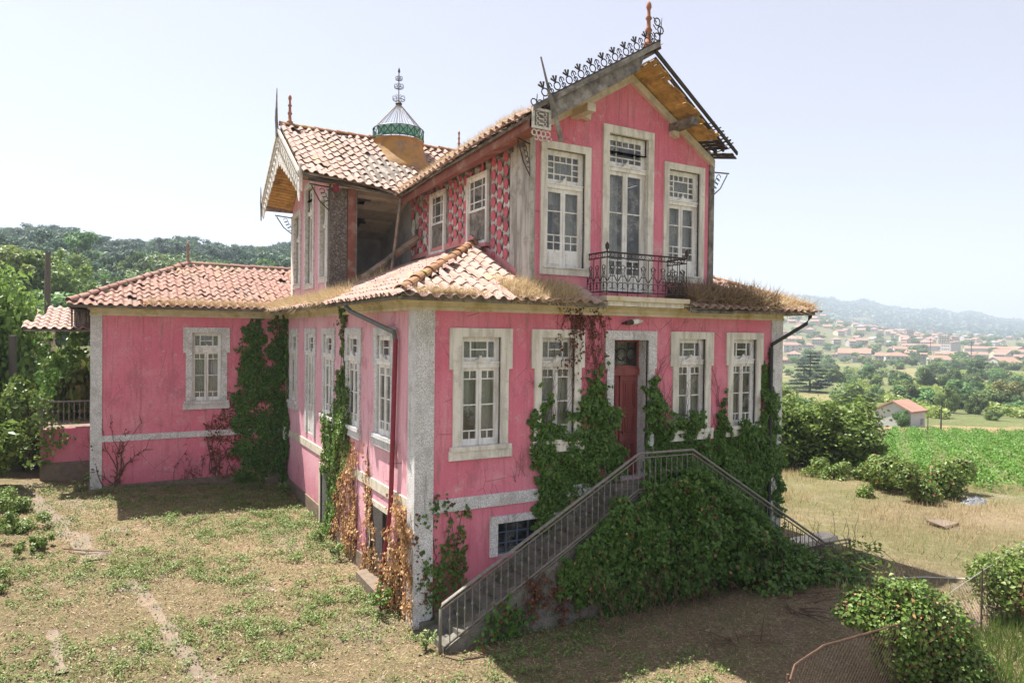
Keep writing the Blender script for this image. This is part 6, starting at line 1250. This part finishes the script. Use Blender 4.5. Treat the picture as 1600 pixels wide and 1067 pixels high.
# ------------------------------------------------------------------ buildings beyond
def building(name, label, x, y, w, d, h, rise, yaw, wallm, roofm='far_roof', hip=False, wins=(), group=None, over=.4, simple=False, cat='house', chim=False):
    z = hz(x, y)-.6; M = Matrix.Translation((x, y, z)) @ Matrix.Rotation(yaw, 4, 'Z'); h += .6
    wb = MB(); rb = MB(); a, b = w/2, d/2; o = over; t = .25
    wb.b(-a, a, -b, b, 0, h, wallm)
    if not hip:
        for sx in (-1, 1): wb.poly([(sx*a, -b, h), (sx*a, b, h), (sx*a, 0, h+rise)], wallm)
        rb.prism([(-a-o, -b-o, h-.12), (a+o, -b-o, h-.12), (a+o, 0, h+rise+.1), (-a-o, 0, h+rise+.1)], (0, 0, t), roofm); rb.prism([(-a-o, b+o, h-.12), (a+o, b+o, h-.12), (a+o, 0, h+rise+.1), (-a-o, 0, h+rise+.1)], (0, 0, t), roofm)
    else:
        q = max(.05, a-b) if a > b else .05; A = [(-a-o, -b-o, h), (a+o, -b-o, h), (a+o, b+o, h), (-a-o, b+o, h)]; Rg = [(-q, 0, h+rise), (q, 0, h+rise)]
        rb.poly([A[0], A[1], Rg[1], Rg[0]], roofm); rb.poly([A[2], A[3], Rg[0], Rg[1]], roofm); rb.poly([A[1], A[2], Rg[1]], roofm); rb.poly([A[3], A[0], Rg[0]], roofm); rb.poly(A[::-1], roofm)
    if simple:
        for (u, v, ww, hh) in wins: wb.b(u-ww/2, u+ww/2, -b-.05, -b+.02, v+.6, v+.6+hh, 'far_win')
        for i, p in enumerate(rb.f): wb.f.append(tuple(k+len(wb.v) for k in p)); wb.m.append(wb.mi(roofm))
        wb.v += rb.v; o_ = part(name, wb, None, M=M); return tag(o_, label, cat, group)
    tt = thing(name, label, cat, (x, y, z), yaw, group); part('wall', wb, tt, M=M); ro = part('roof', rb, tt, M=M)
    for (u, v, ww, hh) in wins: part('window', MB().b(u-ww/2, u+ww/2, -b-.06, -b+.05, v+.6, v+.6+hh, 'far_win'), tt, M=M)
    if chim: part('chimney', MB().b(a*.5, a*.5+.8, -.4, .4, h, h+rise+1.4, wallm), ro, M=M)
    return tt
face = lambda x, y, off=0.: math.atan2(-(CAM.x-x), (CAM.y-y))+math.pi+off
building('neighbour_house', 'neighbouring house with a pale tiled roof and dusty pink wall at the left edge', -13.6, 39.5, 8.5, 7, 4.6, 1.9, -.08, 'far_pink', 'tile', True, [(-2, 1.2, 1, 1.4), (1.5, 1.2, 1, 1.4)], over=.5)
building('farm_building', 'small grey blue farm building with a red gable roof beside the vineyard', 87.5, 42.3, 4.2, 4.6, 2.2, 1.1, face(87, 42, 1.15), 'far_blue', wins=[(1.2, .4, .8, .8)], over=.25)
tree('round_tree', 'small round tree in front of the grey blue farm building', 84.6, 40.3, 2.5, 2.9, RD[0], TRs[0])
B = building
B('villa', 'white two storey villa with an orange hipped roof at the foot of the town', 474.5, 276.4, 15, 11, 6, 2.6, face(474, 276, .12), 'far_white', hip=True, wins=[(u, v, 1.3, 1.5) for u in (-5.6, -2.8, 0, 2.8, 5.6) for v in (.8, 3.8)])
B('long_house', 'long white house with a wide red roof behind the small pavilion', 495.2, 322.7, 23, 12, 5, 3.6, face(495, 322, -.08), 'far_white', wins=[(-6, 1, 2, 1.6), (-1, 1, 2, 1.6), (4, 1, 2, 1.6), (8, 1, 2, 1.6)])
B('pavilion', 'small grey pavilion with a pyramid red roof', 473.9, 304.8, 9.5, 9.5, 4, 2.3, face(473, 304, .1), 'far_grey', hip=True, wins=[(0, .4, 2, 2.4)])
B('green_house', 'pale green house with a low gable roof beside the ruined tower', 489.5, 255.0, 16, 12, 4, 2.8, face(489, 255, .5), 'far_green', 'far_roof', wins=[(-4, .8, 1.6, 1.6), (3, .8, 1.6, 1.6)])
B('bungalow', 'white bungalow with a red brown gable roof above the dark trees', 504.3, 222.3, 17, 13, 4.2, 3.2, face(504, 222, .9), 'far_white', wins=[(-5, 1, 1.8, 1.6), (0, .6, 2.2, 2.2), (4.5, 1, 1.6, 1.6)])
B('white_house', 'white house standing right beside the house corner at the edge of town', 536.8, 416.5, 13, 10, 6.5, 2.4, face(536, 416, .3), 'far_white', wins=[(-3, 1, 1.6, 1.6), (2, 1, 1.6, 1.6), (-3, 4, 1.6, 1.4), (2, 4, 1.6, 1.4)])
B('ruined_tower', 'narrow ruined stone tower beside the pale green house', 485.2, 263.6, 4, 4, 7.5, .6, face(485, 263), 'far_grey', wins=[(0, 4, 1, 1.6)], cat='ruin')
g = random.Random(3); placed = []
def polar(px, dep): a = math.atan((px-800)/1072)+YAW; d = dep/math.cos(a-YAW); return CAM.x+d*math.sin(a), CAM.y+d*math.cos(a)
k = 0
while k < 165:
    dep = 500+900*g.random()**.8; px = g.uniform(1150, 1660)
    if px > 1400 and dep < 560 and g.random() < .6: continue
    x, y = polar(px, dep)
    if any(abs(x-a)+abs(y-b) < 15 for a, b in placed): continue
    placed.append((x, y)); w = g.uniform(7, 14); st = g.choice((1, 1, 2, 2)) if g.random() < .93 else 5; h = 2.8*st; fl = st >= 5
    wm = g.choice(('far_white', 'far_white', 'far_white', 'far_cream', 'far_pink')); ro = 'far_roof' if g.random() < .85 else 'far_grey'; yw = face(x, y, g.uniform(-.9, .9)); wins = [(u*w/2*.62, 1+3.1*s, 1.5, 1.5) for u in (-1, -.33, .33, 1) for s in range(st)]
    lab = {'far_white': 'white', 'far_cream': 'cream', 'far_pink': 'pinkish'}[wm]+(' apartment block among the houses of the distant town' if fl else ' house with a '+('clay tiled' if ro == 'far_roof' else 'grey')+' roof in the distant hillside town')
    B('town_house', lab, x, y, w, g.uniform(8, 12), h, 2.4 if not fl else .5, yw, wm, ro, g.random() < .5, wins, 'distant town: '+lab, simple=True); k += 1
for k, (px, dep, w) in enumerate(((1500, 620, 40), (1560, 700, 60), (1590, 640, 35), (1440, 760, 40))):
    x, y = polar(px, dep); B('warehouse', 'long red roofed warehouse '+('nearest the white bungalow', 'behind the one nearest the bungalow', 'at the right edge of the town', 'in the middle of the town', 'behind the white villa', 'below the hillside houses beside the house corner')[k], x, y, w, 14, 5, 2.2, face(x, y, .1), 'far_white', 'far_roof', False, [(u*w/8, 1.2, 2, 1.6) for u in (-3, -1, 1, 3)], None, simple=True, cat='warehouse')
# poles
def pole(label, x, y, h, r, arm=True, m='pole'):
    mb = MB().tube([(0, 0, -.3), (0, 0, h)], [r, r*.7], m, 6)
    if arm: mb.b(-h*.06, h*.06, -r*.5, r*.5, h*.93, h*.95, m)
    z = hz(x, y); tag(part('utility_pole', mb, None, M=Matrix.Translation((x, y, z)) @ Matrix.Rotation(face(x, y), 4, 'Z')), label, 'pole')
pole('short timber post standing at the edge of the vineyard', 64.5, 24.5, 2.9, .10, False); pole('thinner post left of the timber post in the vineyard', 63.5, 25.2, 2.0, .06, False); pole('tall dark pole behind the dark trees at the right', 560, 270, 17, .45); pole('tall pale pole in front of the long white house', 470, 322, 14, .4, m='wire'); pole('tall pole above the white bungalow', 600, 245, 15, .4); pole('slim pole behind the ruined tower', 640, 345, 19, .4)
# single trees in the fields
tree('cedar_tree', 'broad dark cedar with layered branches standing in the meadow', 154.2, 106.6, 11.2, 13.5, crown_cedar(9000, .045, 'conifer', 3), trunk_mesh(.95, .022, 3, .02, 2))
ft_ = [(195.8, 99.8, 6.6, 6.2, 'RB', 'dark round tree left of the pair in the middle of the meadow'), (199.5, 96.3, 5.2, 5.2, 'RB', 'lower round tree leaning against the left meadow tree'), (229.6, 109.6, 7.4, 5.6, 'RB', 'slim round tree right of the pair in the middle of the meadow'), (128, 57.6, 5.2, 4.4, 'RD', 'dense round tree behind the tan field, left one'), (131, 54.0, 5.0, 4.4, 'RD', 'dense round tree behind the tan field, right one'), (146, 66, 5.6, 4.4, 'RB', 'dark tree standing behind the two dense round trees'), (139, 70.5, 4.6, 4.0, 'RB', 'small tree left behind the two dense round trees'), (290.6, 131.9, 10.5, 10.5, 'RB', 'tall dark tree in front of the white bungalow'), (282, 122, 7, 8, 'RD', 'lower dark tree under the tall dark tree'), (170.1, 105.4, 4.2, 4.0, 'RD', 'small dark bush beside the cedar'), (208.9, 124.8, 6.5, 5.5, 'RB', 'round tree in the meadow right of the cedar'), (212, 119, 4.5, 4.5, 'RD', 'bush right of the round meadow tree'), (147.9, 83.9, 4.0, 3.8, 'RD', 'round bush above the farm building'), (118, 45, 2.6, 3.2, 'RD', 'low round bush at the right end of the tan field'), (260, 118, 5, 9, 'RD', 'wide bush below the bungalow'), (330, 170, 7, 10, 'RB', 'tree in the hedge below the town'), (385, 235, 8, 14, 'RD', 'wide tree group at the foot of the villa'), (430, 300, 7, 9, 'RB', 'tree beside the pavilion'), (455, 262, 6, 9, 'RD', 'bushes beside the ruined tower')]
for k, (x, y, h, w, c_, lab) in enumerate(ft_): tree('field_tree', lab, x, y, h, w, (RB if c_ == 'RB' else RD)[k % 3], TR[k % 3])
OL = crown_round(7000, .05, 'olive', 71, .05, 18)
tree('flowering_tree', 'yellow green flowering tree right of the tan field', 163.5, 64.3, 6.6, 7.6, OL, TR[0]); tree('flowering_tree', 'second yellow green flowering tree at the right edge', 168, 57.5, 7.4, 7.4, OL, TR[1], rz=2.); tree('field_tree', 'dark tree standing between the two flowering trees', 160.5, 59.5, 4.6, 6.4, RD[1], TR[2])
# hedgerow bushes and field trees in clumps
HB = [joinany('hedge_bush', [crown_round(1500, .09, m_, 130+q, -.25, 7)]) for q, m_ in enumerate(('treeleaf', 'treeleaf', 'bushleaf', 'treeleaf'))]
cl_ = [(px, dep) for px, dep in ((1240, 120), (1300, 235), (1335, 150), (1350, 330), (1400, 215), (1425, 165), (1450, 330), (1470, 140), (1500, 240), (1520, 180), (1545, 300), (1570, 150), (1590, 230), (1610, 130), (1380, 400), (1500, 400), (1580, 380), (1260, 330), (1290, 400))]
k = 0
for px, dep in cl_:
    for q in range(g.randint(5, 10)):
        x, y = polar(px+g.gauss(0, 18), dep*(1+g.gauss(0, .03)));
        if 72 < x < 128 and 20 < y < 54: continue
        s_ = g.uniform(2.5, 6.5)*(.8+dep/700); o = link('hedge_bush', HB[g.randrange(4)], None, Matrix.Translation((x, y, hz(x, y)-.3)) @ Matrix.Rotation(g.uniform(0, 6), 4, 'Z') @ Matrix.Diagonal((s_*g.uniform(.9, 1.5), s_*g.uniform(.9, 1.5), s_*g.uniform(.6, .95), 1))); tag(o, 'green hedge bush in the clumps between the valley meadows', 'bush', 'hedge bushes of the valley')
# shrubs and trees in the town: small, many
TT = [joinany('town_tree', [crown_round(420, .13, 'treeleaf', 80+s, .1, 7)]) for s in range(3)]
for k in range(290):
    dep = 440+1000*g.random(); x, y = polar(g.uniform(1150, 1660), dep)
    if any(abs(x-a)+abs(y-b) < 9 for a, b in placed): continue
    s = g.uniform(7, 13); o = link('town_tree', TT[k % 3], None, Matrix.Translation((x, y, hz(x, y)-.5)) @ Matrix.Rotation(g.uniform(0, 6), 4, 'Z') @ Matrix.Diagonal((s*1.2, s*1.2, s*g.uniform(.7, 1), 1))); tag(o, 'dark green tree growing between the houses of the distant town', 'tree', 'trees of the distant town')
# woods on the far ridge beyond the town and hedges in the meadow
n = 16000; dep = rng.uniform(1700, 3500, n); pxs = rng.uniform(1150, 1680, n); a = np.arctan((pxs-800)/1072)+YAW; d = dep/np.cos(a-YAW); P = np.column_stack([CAM.x+d*np.sin(a), CAM.y+d*np.cos(a)]); P = P[fbm(P, .004, 3.) > -.12]
Q = np.column_stack([P, gnd(P[:, 0], P[:, 1])+rng.uniform(2, 9, len(P))]); o = link('far_woods', leafmesh('far woods', Q, rng.normal(size=Q.shape)*.4+[0, -.5, .8], rng.uniform(14, 30, len(Q)), 'pine', .9, .3)); tag(o, 'hazy wooded ridge behind the town', 'woods', kind='stuff')
n = 34000; a = rng.uniform(R(24), R(37.5), n)+YAW; d = rng.uniform(110, 430, n); P = np.column_stack([CAM.x+d*np.sin(a), CAM.y+d*np.cos(a)]); v = P @ np.array([-.6, .8]); P = P[(np.abs(np.mod(v+4*np.sin(P[:, 0]/40), 17)-8.5) < .9+.5*np.sin(P[:, 0]/9)) & (fbm(P, .03, 5.) > -.15) & ~((P[:, 0] < 125) & (P[:, 1] < 50))]
P = np.repeat(P, 6, 0)+rng.normal(size=(len(P)*6, 2))*.8; Q = np.column_stack([P, gnd(P[:, 0], P[:, 1])+rng.uniform(0, 1.6, len(P))]); o = link('hedgerows', leafmesh('hedgerows', Q, rng.normal(size=Q.shape)*.5+[0, 0, .7], rng.uniform(.5, 1.1, len(Q)), 'treelight', .85, .2)); tag(o, 'rows of vines and low hedges across the green meadow', 'hedges', kind='stuff')
# forest on the hillside behind the left wing
FT = []
for s in range(4): FT.append(('broadleaf_tree', joinany('forest_tree', [crown_round(1500, .085, 'treeleaf', 100+s, .12, 11), trunk_mesh(.7, .03, 2, .1, s, n=4)]), 1.0))
for s in range(3): FT.append(('pine_tree', joinany('forest_tree', [crown_pine(1500, .075, 'pine', 110+s), trunk_mesh(.9, .018, 2, .06, s, n=4)]), .95))
FT.append(('eucalyptus_tree', joinany('forest_tree', [crown_pine(1300, .07, 'treeleaf', 120, .35), trunk_mesh(.92, .016, 3, .08, 9, n=4)]), .7))
LB = {'broadleaf_tree': 'rounded green tree in the wood on the hillside behind the left wing', 'pine_tree': 'dark pine in the wood on the hillside behind the left wing', 'eucalyptus_tree': 'tall open eucalyptus in the wood on the hillside behind the left wing'}
cand = []; d = 84.
while d < 450:
    st_ = max(5.2, d*.0155); px = -140+g.uniform(0, 20)
    while px < 560:
        x, y = polar(px+g.uniform(-4, 4), d*g.uniform(.985, 1.015)); p_pine = .15+.6*(d > 220)+.2*math.sin(px/60); r = g.random(); q = FT[g.randrange(4)] if r > p_pine else (FT[4+g.randrange(3)] if g.random() < .85 else FT[7])
        if not (d < 120 and px > 330): cand.append((x, y, d, q))
        px += st_/d*1072*g.uniform(.85, 1.2)
    d *= 1.028 if d < 200 else 1.034
inst = []; nt = 0
for (x, y, d, q) in sorted(cand, key=lambda c: c[2]):
    h = g.uniform(7.5, 11) if q[0] == 'broadleaf_tree' else g.uniform(9, 14); 
    if d < 130: h *= .75
    w = h*g.uniform(.8, 1.15)*q[2]; M = Matrix.Translation((x, y, hz(x, y)-.4)) @ Matrix.Rotation(g.uniform(0, 6.28), 4, 'Z') @ Matrix.Diagonal((w, w, h, 1))
    if nt < 300: o = link(q[0], q[1], None, M); tag(o, LB[q[0]], 'tree', 'hillside '+q[0].replace('_', ' ')+'s'); nt += 1
    else: inst.append((q[1], M))
def joinM(name, items):
    by = {}
    for me, M in items: by.setdefault(me.name, (me, []))[1].append(M)
    V = []; I = []; MI = []; off = 0; mats = []
    for me, Ms in by.values():
        nv = len(me.vertices); c = np.empty(nv*3); me.vertices.foreach_get('co', c); c = c.reshape(-1, 3); ix = np.empty(len(me.loops), np.int32); me.loops.foreach_get('vertex_index', ix); mi = np.empty(len(me.polygons), np.int32); me.polygons.foreach_get('material_index', mi)
        tri = ix.reshape(-1, 3); lut = []
        for m in me.materials:
            if m not in mats: mats.append(m)
            lut.append(mats.index(m))
        for M in Ms:
            A = np.array(M); V.append(c @ A[:3, :3].T+A[:3, 3]); I.append(tri+off); MI.append(np.array(lut)[mi]); off += nv
    V = np.concatenate(V); I = np.concatenate(I).reshape(-1).astype(np.int32); out = bpy.data.meshes.new(name); out.vertices.add(len(V)); out.vertices.foreach_set('co', V.reshape(-1)); out.loops.add(len(I)); out.loops.foreach_set('vertex_index', I); out.polygons.add(len(I)//3); out.polygons.foreach_set('loop_start', (np.arange(len(I)//3)*3).astype(np.int32))
    for m in mats: out.materials.append(m)
    out.polygons.foreach_set('material_index', np.concatenate(MI).astype(np.int32)); out.update(calc_edges=True); return out
print('forest', nt, len(inst))
if inst: tag(link('hillside_forest', joinM('hillside forest', inst)), 'wooded upper hillside and skyline behind the left wing', 'forest', kind='stuff')
# ------------------------------------------------------------------ haze
hm = bpy.data.materials.new('haze'); hm.use_nodes = True; t = hm.node_tree; t.nodes.clear(); oo = t.nodes.new('ShaderNodeOutputMaterial'); pv = t.nodes.new('ShaderNodeVolumePrincipled'); pv.inputs['Density'].default_value = HAZE; pv.inputs['Color'].default_value = (.58, .66, .80, 1); pv.inputs['Anisotropy'].default_value = .2; t.links.new(pv.outputs[0], oo.inputs['Volume']); MAT['haze'] = hm
zmin = float(V3((0, 0, -18)).z); o = part('haze', MB().b(-7400, 7400, -7400, 7400, -17, 240, 'haze'), None); tag(o, 'thin summer haze over the valley', 'haze', kind='stuff')
